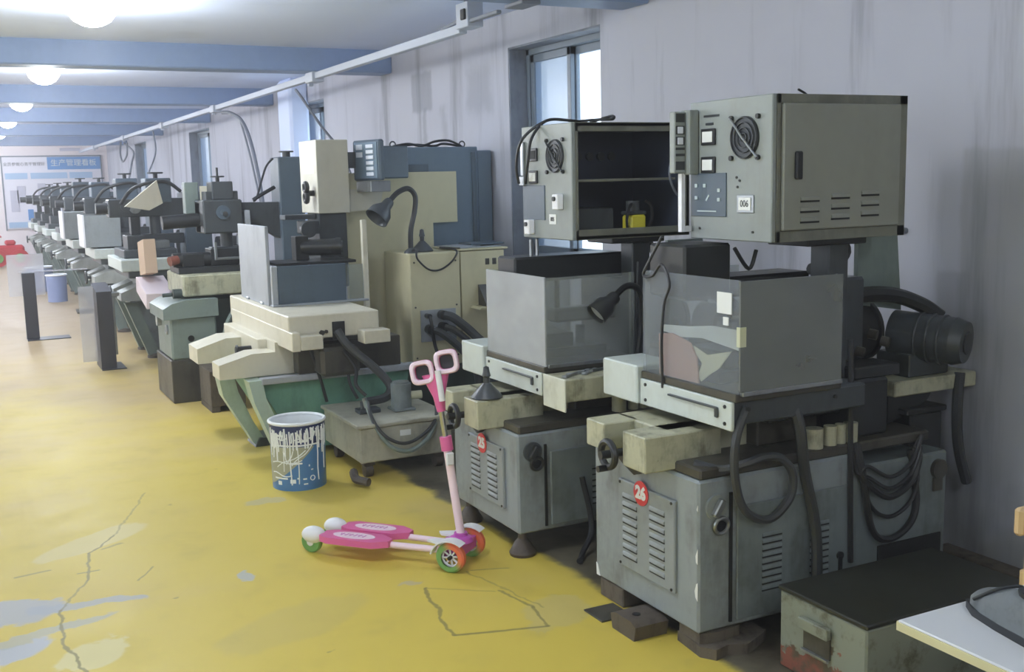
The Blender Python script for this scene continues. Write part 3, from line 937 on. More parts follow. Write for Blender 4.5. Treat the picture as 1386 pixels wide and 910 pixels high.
        part('door_handle', G().box(X(2.275), y0 - .026, z0 + .19, X(2.302), y0 - .012, z0 + .275, bv=.006), 'black', dr)
        pts = [(X(2.34 + .125 * i), y0 - .0125, z0 + .068 + .032 * j + .006 * i) for i in range(3) for j in range(3)]
        louvers(dr, '-y', pts, .075, .013, 'boxdoor')
        part('hose_joint', G().tube([(X(2.45), Y(2.7), z1), (X(2.44), Y(2.7), z1 + .012), (X(2.41), Y(2.7), z1 + .025)], .004), 'dark', r)
    else:
        part('face_frame', G().box(x0 + t, y0, z1 - .035, x1, y0 + .006, z1, bv=.001).box(x0 + t, y0, z0, x1, y0 + .006, z0 + .04, bv=.001)
             .box(x0 + t, y0, z0, x0 + .03, y0 + .006, z1, bv=.001).box(x1 - .02, y0, z0, x1, y0 + .006, z1, bv=.001), 'boxtrim', r)
        part('liner', G().box(x0 + t, y1 - t - .006, z0 + t, x1 - t, y1 - t - .001, z1 - t, bv=0).box(x0 + t, y0 + .01, z1 - t - .004, x1 - t, y1 - t, z1 - t - .001, bv=0)
             .box(x0 + t + .0005, y0 + .008, z0 + t, x0 + t + .004, y1 - t, z1 - t, bv=0).box(x1 - t - .004, y0 + .008, z0 + t, x1 - t - .0005, y1 - t, z1 - t, bv=0), 'liner', r)
        part('shelf', G().box(x0 + t + .005, y0 + .012, z0 + .225, x1 - .06, y1 - .06, z0 + .235, bv=.001), 'boxtrim', r)
        pieces('transistor', G().cyl((0, 0, 0), (0, -.012, 0), .018, n=14), 'dark2', r, [(x0 + .2 + .055 * k, y1 - t - .008, z0 + .33) for k in range(5)])
        part('inner_box', G().box(x0 + .05, y0 + .08, z0 + t + .002, x0 + .24, y0 + .3, z0 + .12, bv=.004).box(x0 + .05, y0 + .05, z0 + t + .002, x0 + .22, y0 + .08, z0 + .032), 'dark2', r)
        part('inner_cable', G().tube([(x1 - .03, y0 + .01, z1 - .1), (x1 - .09, y0 - .005, z1 - .15), (x1 - .10, y0 - .005, z1 - .22), (x1 - .06, y0, z1 - .29), (x1 - .02, y0 + .01, z1 - .28)], .005), 'cable', r)


r26, X, Y, Z = spark_machine('26', 0, 0, 0, .07, .565, 'grey spark machine with red 26 sticker and closed control box')
control_box(r26, X, Y, Z, 1.288, 1.735, False, '26')
sw = part('switch_panel', G().box(2.115, 2.955, 1.505, 2.16, 2.985, 1.705, bv=.003).box(2.16, 2.935, 1.50, 2.198, 2.985, 1.71, bv=.003), 'box', r26, 'narrow switch panel on the edge of the control box')
pieces('button', G().box(-.011, -.004, -.011, .011, 0, .011, bv=.002), 'key', sw, [(2.137, 2.9555, 1.645), (2.137, 2.9555, 1.61)])
pieces('button_plate', G().box(-.018, -.002, -.014, .018, 0, .014, bv=.001), 'grille', sw, [(2.137, 2.9555, z) for z in (1.685, 1.645, 1.61, 1.53)])
pieces('slot', G().box(-.018, -.002, -.004, .018, 0, .004, bv=0), 'grille', sw, [(2.137, 2.9555, z) for z in (1.585, 1.565)])
part('white_edge', G().box(2.15, 2.965, 1.31, 2.165, 2.985, 1.504, bv=.001).box(2.165, 2.975, 1.31, 2.199, 2.985, 1.33, bv=.001), 'white', r26, 'white edge strip')
# hoses of machine 26
part('hose', G().tube([(2.10, 2.56, .79), (2.06, 2.56, .70), (2.055, 2.56, .58), (2.09, 2.555, .47), (2.18, 2.55, .425), (2.265, 2.55, .48), (2.275, 2.55, .56), (2.23, 2.555, .615), (2.16, 2.56, .625), (2.11, 2.575, .61), (2.05, 2.62, .59), (1.99, 2.68, .605)], .014), 'rubber2', r26, 'hose hanging in a loop')
part('hose', G().tube([(2.31, 2.60, .79), (2.32, 2.57, .70), (2.34, 2.565, .55), (2.39, 2.565, .35), (2.40, 2.565, .13)], .018), 'rubber2', r26, 'thick straight hose')
for k in range(5):
    a = .02 * k
    q = (.47, .43, .40, .33, .25)[k]
    part('cable', G().tube([(2.59 + a * .3, 2.62, .60), (2.60 + a * .3, 2.60, .50), (2.64 + a * .3, 2.592, q + .05), (2.74, 2.588, q), (2.84, 2.592, q + .035), (2.895 - a * .2, 2.60, q + .12), (2.88 - a * .2, 2.62, .54)], .007 if k not in (2, 4) else .012), 'rubber', r26)
part('cable', G().tube([(2.58, 2.62, .95), (2.565, 2.6, .7), (2.56, 2.59, .5), (2.57, 2.59, .2)], .009), 'rubber', r26)
part('drain_hose', G().tube([(3.22, 2.725, .76), (3.20, 2.715, .62), (3.215, 2.715, .48), (3.27, 2.72, .34)], .019), 'rubber2', r26, 'thick grey drain hose')
part('tank_cord', G().tube([(2.06, 2.95, 1.30), (2.045, 3.0, 1.22), (2.04, 3.03, 1.17), (2.042, 2.98, 1.17), (2.044, 2.93, 1.21), (2.04, 2.88, 1.15), (2.04, 2.91, 1.08), (2.04, 2.925, .95), (2.04, 2.92, .80)], .005), 'rubber', r26, 'thin grey cord hung over the tank')
part('box_hose', G().tube([(2.72, 2.85, 1.285), (2.76, 2.84, 1.22), (2.68, 2.84, 1.16), (2.6, 2.84, 1.17)], .02), 'rubber', r26)
part('box_hose', G().tube([(2.24, 2.80, 1.26), (2.30, 2.80, 1.19), (2.33, 2.8, 1.25)], .007), 'rubber', r26)
part('white_label', G().box(2.046, 2.57, 1.08, 2.049, 2.64, 1.145, bv=0), 'label', r26, 'white label on tank')
part('white_label', G().box(2.046, 2.585, 1.045, 2.049, 2.61, 1.07, bv=0), 'label', r26, 'small white label on tank')
part('tape_strip', G().box(2.046, 2.532, .985, 2.049, 2.545, 1.045, bv=0).box(2.046, 2.529, .985, 2.07, 2.532, 1.045, bv=0), 'tapey', r26, 'yellowed tape on tank corner')
# boards left inside the tank of 26
thing('board_scrap', G().prism([(2.755, .8385), (2.97, .8385), (2.972, .975), (2.90, .985), (2.80, .965), (2.765, .92)], 'x', 2.062, 2.068), 'pinkboard', 'pinkish board standing inside the clear tank of machine 26', 'board')
thing('paper_scrap', G().prism([(2.79, .955), (2.72, .935), (2.60, .962), (2.66, .90), (2.71, .872), (2.75, .845), (2.765, .865), (2.745, .905), (2.775, .93)], 'x', 2.0695, 2.0735), 'paper', 'torn cream paper inside the clear tank of machine 26', 'paper')
thing('plastic_sheet', G().prism([(2.545, 1.03), (2.7, 1.03), (2.82, 1.015), (2.97, 1.005), (2.975, .985), (2.86, .975), (2.75, .985), (2.545, .965)], 'x', 2.0745, 2.0765), 'label', 'white strip stuck across the inside of tank 26', 'sheet')
for poly in ([(2.612, .18), (2.622, .19), (2.626, .21), (2.618, .235), (2.611, .24)], [(2.612, .30), (2.62, .305), (2.622, .325), (2.611, .35)], [(2.612, .47), (2.617, .475), (2.611, .49)]):
    part('bare_chip', G().prism(poly, 'x', 1.953, 1.9552), 'label', r26, 'chip of bare white primer')
part('bare_chip', G().prism([(3.19, .075), (3.212, .075), (3.215, .12), (3.205, .115)], 'x', 1.953, 1.9552), 'label', r26, 'chip of bare white primer')
# things under and around 26
lv = thing('levelling_block', G().prism([(2.80, 0), (2.93, 0), (2.94, .05), (2.91, .062), (2.82, .062), (2.79, .05)], 'x', 1.84, 1.97), 'rust', 'rusty iron levelling block with a bolt hole under machine 26', 'block')
part('bolt_hole', G().cyl((1.89, 2.86, .0625), (1.89, 2.86, .064), .014, n=14), 'gasket', lv)
thing('floor_plate', G().box(1.83, 2.98, 0, 1.95, 3.10, .006, bv=.001), 'oily', 'flat dark steel plate on the floor beside the iron block', 'plate')
tbk = thing('timber_block', G().prism([(1.955, 2.60), (1.985, 2.555), (2.04, 2.57), (2.10, 2.545), (2.16, 2.57), (2.22, 2.60), (2.2, 2.75), (1.97, 2.74)], 'z', 0, .035), 'woodblk', 'dirty broken timber block under the near corner of machine 26', 'block')
part('upper_board', G().prism([(1.965, 2.615), (2.03, 2.60), (2.12, 2.612), (2.15, 2.72), (1.97, 2.73)], 'z', .035, .068), 'woodblk', tbk)
thing('timber_block', G().box(2.75, 2.65, 0, 3.02, 2.8, .068), 'woodblk', 'dirty timber block under the wall end of machine 26', 'block')
thing('timber_block', G().box(1.96, 3.05, 0, 2.1, 3.2, .068), 'woodblk', 'dirty timber block under the far corner of machine 26', 'block')

r25, X, Y, Z = spark_machine('25', -.08, 1.06, -.06, .10, .505, 'grey spark machine with red 25 sticker and doorless control box')
control_box(r25, X, Y, Z, 1.256, 1.71, True, '25')
for (x, y) in ((1.915, 3.72), (1.915, 4.22), (2.48, 3.72), (2.48, 4.22), (2.9, 3.75)):
    part('foot', G().lathe([(.052, 0), (.055, .012), (.034, .05), (.018, .07), (.018, .1)], (x, y, 0)), 'rust', r25)
part('table_shelf', G().box(1.965, 3.44, .665, 2.39, 3.60, .752, bv=.004), 'cream2', r25, 'stained cream table end')
part('shelf_end', G().box(1.957, 3.432, .63, 1.965, 3.60, .755, bv=.003), 'cream', r25)
part('hose', G().tube([(2.16, 3.66, .3), (2.18, 3.62, .1), (2.1, 3.56, .02), (2.05, 3.5, .014)], .012), 'rubber', r25)
for k in range(2):
    part('cable', G().tube([(2.42, 4.02, 1.73), (2.30, 3.96, 1.735), (2.16, 3.9, 1.73), (2.08, 3.96 - .08 * k, 1.66), (2.07, 4.0 - .1 * k, 1.56), (2.09, 4.02 - .06 * k, 1.48)], .006), 'cabledk', r25)
part('cable', G().tube([(2.44, 4.02, 1.73), (2.47, 3.9, 1.75), (2.45, 3.86, 1.735), (2.4, 3.9, 1.735), (2.38, 4.0, 1.735)], .006), 'cabledk', r25)
part('strut', G().box(2.12, 3.985, 1.14, 2.135, 4.0, 1.25).box(2.15, 3.985, 1.14, 2.16, 4.0, 1.25), 'steel', r25)
part('hose', G().tube([(2.60, 3.88, 1.25), (2.66, 3.86, 1.16), (2.56, 3.84, 1.09), (2.5, 3.84, 1.1)], .02), 'rubber', r25)
part('cord', G().tube([(2.48, 3.72, 1.15), (2.46, 3.70, .95), (2.47, 3.7, .76)], .006), 'rubber', r25)
# gooseneck lamp clamped by 25
r = root('gooseneck_lamp', (2.37, 3.535, .70), 'black gooseneck lamp bent over the clear tank of machine 25', 'lamp')
part('lamp_base', G().cyl((2.37, 3.535, .752) if 0 else (2.35, 3.535, .754), (2.35, 3.535, .775), .028), 'black', r)
part('gooseneck', G().tube([(2.35, 3.535, .77), (2.365, 3.53, .88), (2.37, 3.525, 1.0), (2.345, 3.525, 1.065), (2.29, 3.525, 1.075), (2.235, 3.525, 1.035)], .013), 'black', r)
d = Vector((-.075, 0, -.055)).normalized()
p = Vector((2.245, 3.525, 1.042))
g = G().lathe([(.001, -.005), (.022, 0), (.026, .012), (.026, .035), (.042, .06), (.045, .115), (.041, .113), (.036, .06), (.001, .055)], p, 24, d)
sh = part('lamp_head', g, 'dark', r)
part('bulb_face', G().cyl(p + d * .095, p + d * .10, .038, n=20), 'platealu', sh)
# tools on the table end of 25
tz = .7525
for k, (x, y, a, L) in enumerate(((2.03, 3.50, .5, .1), (2.07, 3.52, .35, .11), (2.12, 3.52, .6, .09), (2.16, 3.535, .2, .1))):
    m = Matrix.Translation((x, y, tz + .006)) @ Matrix.Rotation(a, 4, 'Z')
    lab = ['steel wrench nearest the corner of the cream table end of 25', 'second steel wrench on the cream table end of 25', 'short steel key lying third on the cream table end of 25', 'steel bar lying beside the tank foot of machine 25'][k]
    thing('wrench', G().at(m).box(-L / 2, -.006, -.005, L / 2, .006, .005, bv=.001).box(-L / 2 - .012, -.011, -.0055, -L / 2 + .01, .011, .0055, bv=.003).box(L / 2 - .01, -.01, -.0055, L / 2 + .012, .01, .0055, bv=.003), ['steel', 'platealu', 'steel', 'dark2'][k], lab, 'tool', 'tools on the table end of machine 25')
thing('blue_box', G().box(2.235, 3.455, tz, 2.295, 3.51, tz + .04, bv=.004), 'bluebox', 'small blue box at the end of the table of machine 25', 'box')
thing('caliper', G().ring((2.19, 3.47, tz + .014), (0, .3, 1), .016, .005), 'redpaint', 'small red and steel ring tool on the table of 25', 'tool')
# yellow canister inside the open box
r = root('yellow_pot', (2.43, 3.68, 1.276), 'yellow pot with black handles inside the open control box of 25', 'pot')
part('pot_body', G().box(2.40, 3.65, 1.276, 2.475, 3.72, 1.345, bv=.008), 'yellow', r)
part('pot_lid', G().box(2.395, 3.655, 1.345, 2.48, 3.72, 1.36, bv=.006).cyl((2.435, 3.69, 1.36), (2.435, 3.69, 1.40), .028), 'dark2', r)
part('handle', G().tube([(2.39, 3.66, 1.285), (2.38, 3.65, 1.33), (2.39, 3.65, 1.37), (2.41, 3.66, 1.39)], .006), 'black', r)
part('handle', G().tube([(2.485, 3.66, 1.285), (2.50, 3.65, 1.33), (2.495, 3.65, 1.38), (2.475, 3.66, 1.40)], .006), 'black', r)
# bell-shaped weights
def weight(x, y, z, label, s=1.0):
    r = root('bell_weight', (x, y, z), label, 'weight')
    part('bell', G().lathe([(.062 * s, 0), (.064 * s, .006 * s), (.052 * s, .022 * s), (.03 * s, .045 * s), (.016 * s, .06 * s)], (x, y, z)), 'dark2', r)
    part('knob', G().lathe([(.012 * s, .058 * s), (.013 * s, .085 * s), (.018 * s, .09 * s), (.014 * s, .105 * s), (.011 * s, .125 * s), (.001, .13 * s)], (x, y, z)), 'dark2', r)
weight(1.84, 3.86, .6285, 'dark bell-shaped weight with knob on the saddle of machine 25')

# ================================================================== MACHINE 24: ivory and green
r = root('wire_cutting_machine', (1.9, 6.2, 0), 'ivory and green wire-cutting machine with tall slate tank front', 'machine')
part('base_casting', G().prism([(1.60, .03), (2.2, .03), (2.27, .44), (1.37, .44)], 'y', 5.80, 6.6), 'green', r)
part('near_rib', G().prism([(1.32, .45), (1.395, .45), (1.41, .35), (1.50, .12), (1.57, 0), (1.47, 0), (1.345, .33)], 'y', 5.74, 5.86), 'greenlt', r)
part('far_rib', G().prism([(1.235, .45), (1.32, .45), (1.345, .33), (1.42, .15), (1.50, 0), (1.43, 0), (1.26, .31)], 'y', 6.12, 6.24), 'greenlt', r)
part('base_lip', G().box(1.39, 5.73, .425, 2.3, 5.80, .46, bv=.004), 'platealu', r)
part('leg', G().prism([(1.42, 0), (1.55, 0), (1.52, .05), (1.45, .05)], 'y', 6.1, 6.3), 'dark2', r)
sb = [(1.19, .455), (1.19, .535), (1.37, .583), (1.50, .583), (1.50, .635), (1.78, .635), (1.78, .455)]
part('saddle', G().prism(sb, 'y', 5.85, 6.03), 'ivory', r)
part('saddle', G().prism([(1.19, .46), (1.19, .55), (1.36, .60), (1.52, .60), (1.52, .46)], 'y', 6.44, 6.70), 'ivory', r)
part('saddle_bridge', G().box(1.45, 6.03, .5, 2.2, 6.9, .635), 'ivory', r)
part('adjuster', G().cyl((1.45, 6.2, .56), (1.36, 6.2, .56), .02).ring((1.37, 6.2, .56), (1, 0, 0), .025, .006), 'dark', r)
part('saddle_guide', G().box(1.6, 5.75, .46, 2.2, 6.8, .63), 'oily', r)
part('worktable', G().box(1.52, 5.62, .67, 2.03, 7.0, .80, bv=.006), 'ivory', r)
part('table_apron', G().box(1.515, 5.54, .62, 1.56, 6.95, .72, bv=.004), 'ivory', r)
part('table_end', G().box(1.56, 5.53, .625, 1.68, 5.615, .70), 'ivory', r)
part('table_end', G().box(1.90, 5.50, .635, 2.05, 5.615, .705), 'ivory', r)
part('hose_port', G().box(1.76, 5.612, .66, 1.83, 5.625, .755, bv=.002), 'gasket', r, 'dark slot')
part('table_emblem', G().cyl((1.70, 5.62, .70), (1.70, 5.612, .70), .016, n=6).cyl((1.725, 5.62, .705), (1.725, 5.612, .705), .011, n=6), 'oily', r)
part('drive_housing', G().box(1.68, 5.58, .46, 1.9, 5.74, .62, bv=.02), 'oily', r)
part('tank_plate', G().box(1.565, 6.19, .80, 1.585, 6.86, 1.262, bv=.003), 'platealu', r, 'tall stained grey tank plate')
part('tank_front', G().box(1.61, 6.13, .805, 2.02, 6.15, 1.03, bv=.003), 'slate', r, 'dark slate front plate')
part('tank_front_edge', G().box(1.575, 6.125, .80, 1.608, 6.16, 1.035, bv=.003).box(1.57, 6.11, .80, 2.15, 6.17, .812, bv=.003), 'platealu', r)
part('tank_clear_panel', G().box(2.025, 6.135, .812, 2.13, 6.143, 1.02, bv=.001), 'acrylclear', r)
part('tank_clear_panel', G().box(1.59, 6.85, .80, 2.15, 6.858, 1.02, bv=.001), 'acrylclear', r)
part('tank_post', G().box(2.13, 6.125, .75, 2.16, 6.16, 1.28, bv=.003), 'ivory', r)
part('hinge', G().box(1.555, 6.3, .79, 1.566, 6.36, .815).box(1.555, 6.65, .79, 1.566, 6.7, .815), 'steel', r)
part('tank_cover', G().box(1.62, 6.17, 1.03, 2.1, 6.5, 1.045, bv=.002), 'dark', r)
mt = part('wire_motor', G().cyl((1.82, 6.36, 1.12), (2.02, 6.30, 1.12), .05, n=20).box(1.78, 6.32, 1.046, 1.86, 6.42, 1.19).cyl((2.02, 6.30, 1.12), (2.05, 6.29, 1.12), .054, n=20), 'dark', r)
part('motor_cap', G().cyl((2.05, 6.29, 1.12), (2.06, 6.287, 1.12), .035, n=16), 'dark2', mt)
hd = part('head_box', G().box(1.985, 6.50, 1.315, 2.19, 6.86, 1.765, bv=.004), 'beige2', r)
part('head_label', G().box(1.983, 6.55, 1.56, 1.985, 6.78, 1.6, bv=0), 'label', hd)
kn = part('star_knob', G().cyl((1.985, 6.58, 1.44), (1.94, 6.58, 1.44), .018), 'black', r)
part('knob_grip', G().ring((1.935, 6.58, 1.475), (1, 0, 0), .026, .016).ring((1.935, 6.58, 1.415), (1, 0, 0), .026, .016), 'black', kn)
part('head_column', G().box(2.0, 6.55, .85, 2.18, 6.8, 1.315, bv=.006), 'dark2', r)
part('wire_arm', G().box(1.80, 6.60, 1.28, 2.0, 6.72, 1.31).box(1.90, 6.55, 1.19, 2.0, 6.7, 1.27).cyl((1.92, 6.54, 1.22), (1.92, 6.50, 1.22), .05), 'dark2', r)
# digital readout on its bracket
br = part('readout_bracket', G().prism([(2.20, 1.46), (2.45, 1.45), (2.42, 1.33), (2.20, 1.315)], 'y', 6.6, 6.66), 'beige2', r)
DM = Matrix.Translation((2.295, 6.47, 1.635)) @ Matrix.Rotation(math.radians(14), 4, 'Z')
DR = Matrix.Rotation(math.radians(14), 4, 'Z')
dro = part('readout', G().at(DM).box(0, -.15, -.125, .04, .15, .125, bv=.01).box(.04, -.12, -.115, .24, .12, .085, bv=.008), 'slate', r, 'slate blue readout unit')
part('readout_face', G().at(DM).box(-.003, -.125, -.11, .001, .125, .11, bv=0), 'blue', dro)
pieces('key', G().at(DR).box(-.005, -.034, -.016, 0, .034, .016, bv=.001), 'key', dro, [tuple(DM @ Vector((-.003, .065, z))) for z in (.082, .035)])
pieces('key', G().at(DR).box(-.005, -.04, -.011, 0, .04, .011, bv=.001), 'key', dro, [tuple(DM @ Vector((-.003, -.05, .085 - .034 * k))) for k in range(6)])
part('readout_shelf', G().box(2.27, 6.33, 1.44, 2.40, 6.60, 1.507), 'steel', r)
part('readout_mount', G().box(2.19, 6.58, 1.59, 2.30, 6.63, 1.69), 'dark2', r)
part('hose', G().tube([(1.78, 5.60, .71), (1.83, 5.56, .62), (1.95, 5.5, .50), (2.02, 5.46, .40), (1.98, 5.43, .345), (1.86, 5.42, .335)], .024), 'rubber2', r)
part('cable', G().tube([(1.80, 5.58, .6), (1.86, 5.55, .5), (1.84, 5.50, .42), (1.88, 5.46, .36)], .01), 'rubber', r)
part('cable', G().tube([(1.66, 5.72, .6), (1.70, 5.70, .45), (1.74, 5.715, .3)], .009), 'rubber', r)
part('cable', G().tube([(1.9, 5.68, .6), (1.84, 5.62, .44), (1.88, 5.6, .32)], .009), 'rubber', r)

# coolant tank in front of 24
r = root('coolant_tank', (1.95, 5.4, 0), 'low grey coolant tank on castors beside the paint bucket', 'tank')
part('tank_body', G().box(1.715, 5.10, .085, 2.22, 5.70, .265, bv=.006), 'tankgrey', r)
part('tank_lid', G().box(1.70, 5.09, .265, 2.23, 5.71, .285, bv=.004), 'tankgrey', r)
part('paper_tag', G().box(1.93, 5.096, .205, 1.99, 5.0995, .235, bv=0), 'label', r, 'small white paper tag')
for (x, y) in ((1.77, 5.16), (2.16, 5.16), (1.77, 5.63), (2.16, 5.63)):
    part('castor', G().cyl((x - .02, y, .036), (x + .02, y, .036), .036, n=16).box(x - .03, y - .03, .06, x + .03, y + .03, .086), 'rust', r)
pm = part('pump', G().cyl((2.04, 5.35, .285), (2.04, 5.35, .43), .055, n=20).cyl((2.04, 5.35, .43), (2.04, 5.35, .44), .045).box(1.98, 5.29, .285, 2.1, 5.41, .30), 'grey2', r)
part('pump_port', G().cyl((2.09, 5.34, .36), (2.15, 5.33, .36), .022), 'cream2', pm)
part('pipe_fitting', G().box(1.80, 5.34, .285, 1.92, 5.42, .31).cyl((1.83, 5.36, .31), (1.83, 5.36, .35), .018), 'dark2', r)
part('hose', G().tube([(1.8, 5.2, .38), (1.79, 5.12, .31), (1.84, 5.06, .22), (1.94, 5.05, .175), (2.05, 5.06, .21), (2.13, 5.1, .27), (2.2, 5.25, .32)], .009), 'rubber2', r, 'hose drooping across the front')
part('hose', G().tube([(1.79, 5.22, .39), (1.80, 5.11, .28), (1.86, 5.055, .17), (1.96, 5.045, .135), (2.06, 5.055, .18), (2.13, 5.1, .25)], .012), 'greengrey', r, 'greenish hose drooping across the front')
part('hose_nozzle', G().cyl((1.795, 5.21, .35), (1.785, 5.215, .40), .012), 'steel', r)
thing('drain_pipe', G().tube([(1.68, 5.12, .045), (1.66, 5.02, .035), (1.70, 4.95, .03)], .022), 'rust', 'rusty elbow pipe on the floor beside the paint bucket', 'pipe')

# paint bucket
bx, by, R_, Hb = 1.425, 5.21, .140, .335
r = root('paint_bucket', (bx, by, 0), 'empty blue and white paint bucket with drips beside the coolant tank', 'bucket')
part('bucket_wall', G().lathe([(.001, .004), (R_ * .93, .004), (R_ * .95, .0), (R_ * .972, .222)], (bx, by, 0), 40, cap=False), 'bucketblue', r)
part('upper_band', G().lathe([(R_ * .955, .16), (R_ * .975, .235)], (bx, by, 0), 40), 'bucketpic', r, 'picture band') if 0 else None
g = G().lathe([(R_ * .973, .222), (R_ * .985, Hb - .01), (R_ * .97, Hb - .01), (R_ * .94, .012), (.001, .012)], (bx, by, 0), 40, cap=False)
part('bucket_upper_wall', g, 'bucketnavy', r)
part('bucket_liner', G().lathe([(.001, .014), (R_ * .935, .014), (R_ * .965, Hb)], (bx, by, 0), 40, cap=False), 'tin', r, 'white paint lining')
part('rim', G().ring((bx, by, Hb), (0, 0, 1), R_ * .98, .008, 44, 8), 'tin', r)


def curved(a0, a1, z0, z1, dr=.0012, n=6):
    """a patch lying on the bucket's side; angles in degrees, 0 = +x, 270 = towards the aisle"""
    vs, fs = [], []
    rr = lambda z: R_ * (.955 + .03 * max(0, z - .16) / (Hb - .17)) + dr
    for i in range(n + 1):
        a = math.radians(a0 + (a1 - a0) * i / n)
        for z in (z0, z1):
            vs.append((bx + rr(z) * math.cos(a), by + rr(z) * math.sin(a), z))
    for i in range(n):
        fs.append((2 * i, 2 * i + 2, 2 * i + 3, 2 * i + 1))
    return vs, fs
vs, fs = [], []
for i in range(15):
    a_ = 180 + 108 * i / 14
    for z_ in (.03 + .185 * (i / 14) ** 1.4, .221):
        rr = R_ * (.955 + .03 * max(0, z_ - .16) / (Hb - .17)) + .0016
        vs.append((bx + rr * math.cos(math.radians(a_)), by + rr * math.sin(math.radians(a_)), z_))
for i in range(14):
    fs.append((2 * i, 2 * i + 2, 2 * i + 3, 2 * i + 1))
part('picture_patch', G().add(vs, fs), 'bucketpic', r, 'faded scenery picture')
rnd = random.Random(3)


def onb(a, z, e=.001):
    rr = R_ * (.955 + .03 * max(0, z - .16) / (Hb - .17)) + e
    return (bx + rr * math.cos(math.radians(a)), by + rr * math.sin(math.radians(a)), z)
for k in range(34):
    a = 186 + k * 4.3 + rnd.uniform(-1.5, 1.5)
    ln = rnd.choice((.05, .07, .09, .11, .14, .2, .27)) if a < 262 or a > 296 else rnd.choice((.04, .06, .08, .1))
    z1_ = Hb - .018 - rnd.uniform(0, .03)
    pts = [onb(a + rnd.uniform(-1, 1), z1_ - ln * q) for q in (0, .25, .5, .75, 1)]
    part('paint_drip', G().tube(pts, rnd.uniform(.0022, .0048), 6, 2), 'tin', r)
for (a, z, a2, z2) in ((190, .14, 262, .15), (205, .12, 270, .20), (240, .13, 285, .225), (190, .09, 240, .075), (198, .26, 232, .265), (246, .255, 282, .262), (254, .29, 262, .24), (282, .25, 292, .29), (222, .20, 232, .14), (232, .14, 244, .2)):
    part('paint_drip', G().tube([onb(a + (a2 - a) * q, z + (z2 - z) * q + .006 * math.sin(q * 7)) for q in (0, .2, .4, .6, .8, 1)], .003, 6, 3), 'tin', r)
for z0, a0, a1 in ((.225, 195, 300), (.135, 195, 262), (.245, 250, 275), (.275, 205, 225), (.06, 196, 230)):
    part('paint_drip', G().add(*curved(a0, a1, z0, z0 + .008, .002, 10)), 'tin', r)
for a0, z0, wd, h in ((262, .055, 8, .008), (263, .03, 9, .007), (280, .1, 5, .006), (235, .04, 12, .02), (205, .03, 10, .02), (275, .12, 3, .01), (250, .06, 3, .008)):
    part('printed_mark', G().add(*curved(a0, a0 + wd, z0, z0 + h, .0015, 3)), 'tin', r)
g = G()
aa = math.radians(283)
part('printed_ring', G().ring((bx + (R_ * .956 + .001) * math.cos(aa), by + (R_ * .956 + .001) * math.sin(aa), .06), (math.cos(aa), math.sin(aa), 0), .012, .0025), 'tin', r)

# ================================================================== SCOOTER
r = root('scooter', (1.62, 3.78, 0), 'pink and white child scissor scooter standing on the yellow floor', 'scooter')
F = Vector((1.655, 3.745, 0))
Bk = Vector((1.235, 4.225, 0))
fd = (F - Bk).normalized()
sd_ = Vector((fd.y, -fd.x, 0))          # towards +x


def SM(u, v, z):
    p = F - fd * u + sd_ * v
    return (p.x, p.y, z)
SB = Matrix.Translation(F) @ Matrix(((-fd.x, sd_.x, 0, 0), (-fd.y, sd_.y, 0, 0), (0, 0, 1, 0), (0, 0, 0, 1)))   # local x = backwards, y = right
hub_dir = sd_


def tyre(name, c):
    n = NT(name)
    x, y, z = n.xyz()
    k = rt * .75 + up * .5
    off = (Vector(c) - Vector((1.62, 3.78, 0))).dot(k)
    v = n.math('ADD', n.math('MULTIPLY', x, k.x), n.math('ADD', n.math('MULTIPLY', y, k.y), n.math('MULTIPLY_ADD', z, k.z, -off)))
    n.set(color=n.mix(n.step(v, -.012, .03), lin('#75a45c'), lin('#e8734f')), rough=.4)
    M[name] = n.m
    return name
for v in (-.095, .095):
    s = -1 if v < 0 else 1
    c = Vector(SM(0, v, .06))
    wh = part('front_wheel', G().lathe([(.036, -.016), (.052, -.016), (.06, -.009), (.06, 0), (.036, 0)], c, 32, hub_dir, False), tyre('two_tone_tyre_%d' % (s + 2), c), r)
    part('tyre_half', G().lathe([(.036, 0), (.06, 0), (.06, .009), (.052, .016), (.036, .016)], c, 32, hub_dir, False), 'two_tone_tyre_%d' % (s + 2), wh)
    g = G().ring(c, hub_dir, .036, .005, 28, 6)
    ax = hub_dir.orthogonal().normalized()
    for k in range(8):
        q = Matrix.Rotation(k * math.pi / 4, 3, hub_dir) @ ax
        g.tube([c + q * .008, c + q * .036], .0042, 6, 1)
    part('spoke_disc', g, 'white', wh, 'white spokes')
    part('hub', G().cyl(c - hub_dir * .018, c + hub_dir * .018, .008, n=12), 'black', wh)
    # arched mudguard
    vs, fs = [], []
    for i in range(9):
        a = math.radians(10 + 120 * i / 8)
        for e, rr in ((-.024, .071), (.024, .071), (.024, .066), (-.024, .066)):
            p = c + (-fd) * (math.cos(a) * rr * 1.15) + Vector((0, 0, math.sin(a) * rr)) + hub_dir * e
            vs.append(p)
    for i in range(8):
        for j in range(4):
            fs.append((i * 4 + j, i * 4 + (j + 1) % 4, i * 4 + 4 + (j + 1) % 4, i * 4 + 4 + j))
    fs += [(0, 1, 2, 3), (35, 34, 33, 32)]
    part('mudguard', G().add(vs, fs), 'white', r)
part('front_truck', G().at(SB).prism([(-.03, -.08), (.05, -.075), (.075, -.03), (.075, .03), (.05, .075), (-.03, .08)], 'z', .05, .095).lathe([(.05, .095), (.042, .112), (.028, .118), (.026, .13)], (0, 0, 0), 24), 'magenta', r)
part('front_axle', G().cyl(SM(0, -.09, .06), SM(0, .09, .06), .007), 'chrome', r)
part('wing_cover', G().at(SB).prism([(.03, .02), (.10, .03), (.12, .055), (.06, .08), (.0, .07)], 'z', .097, .106).prism([(.03, -.02), (.10, -.03), (.12, -.055), (.06, -.08), (.0, -.07)], 'z', .097, .106), 'white', r)
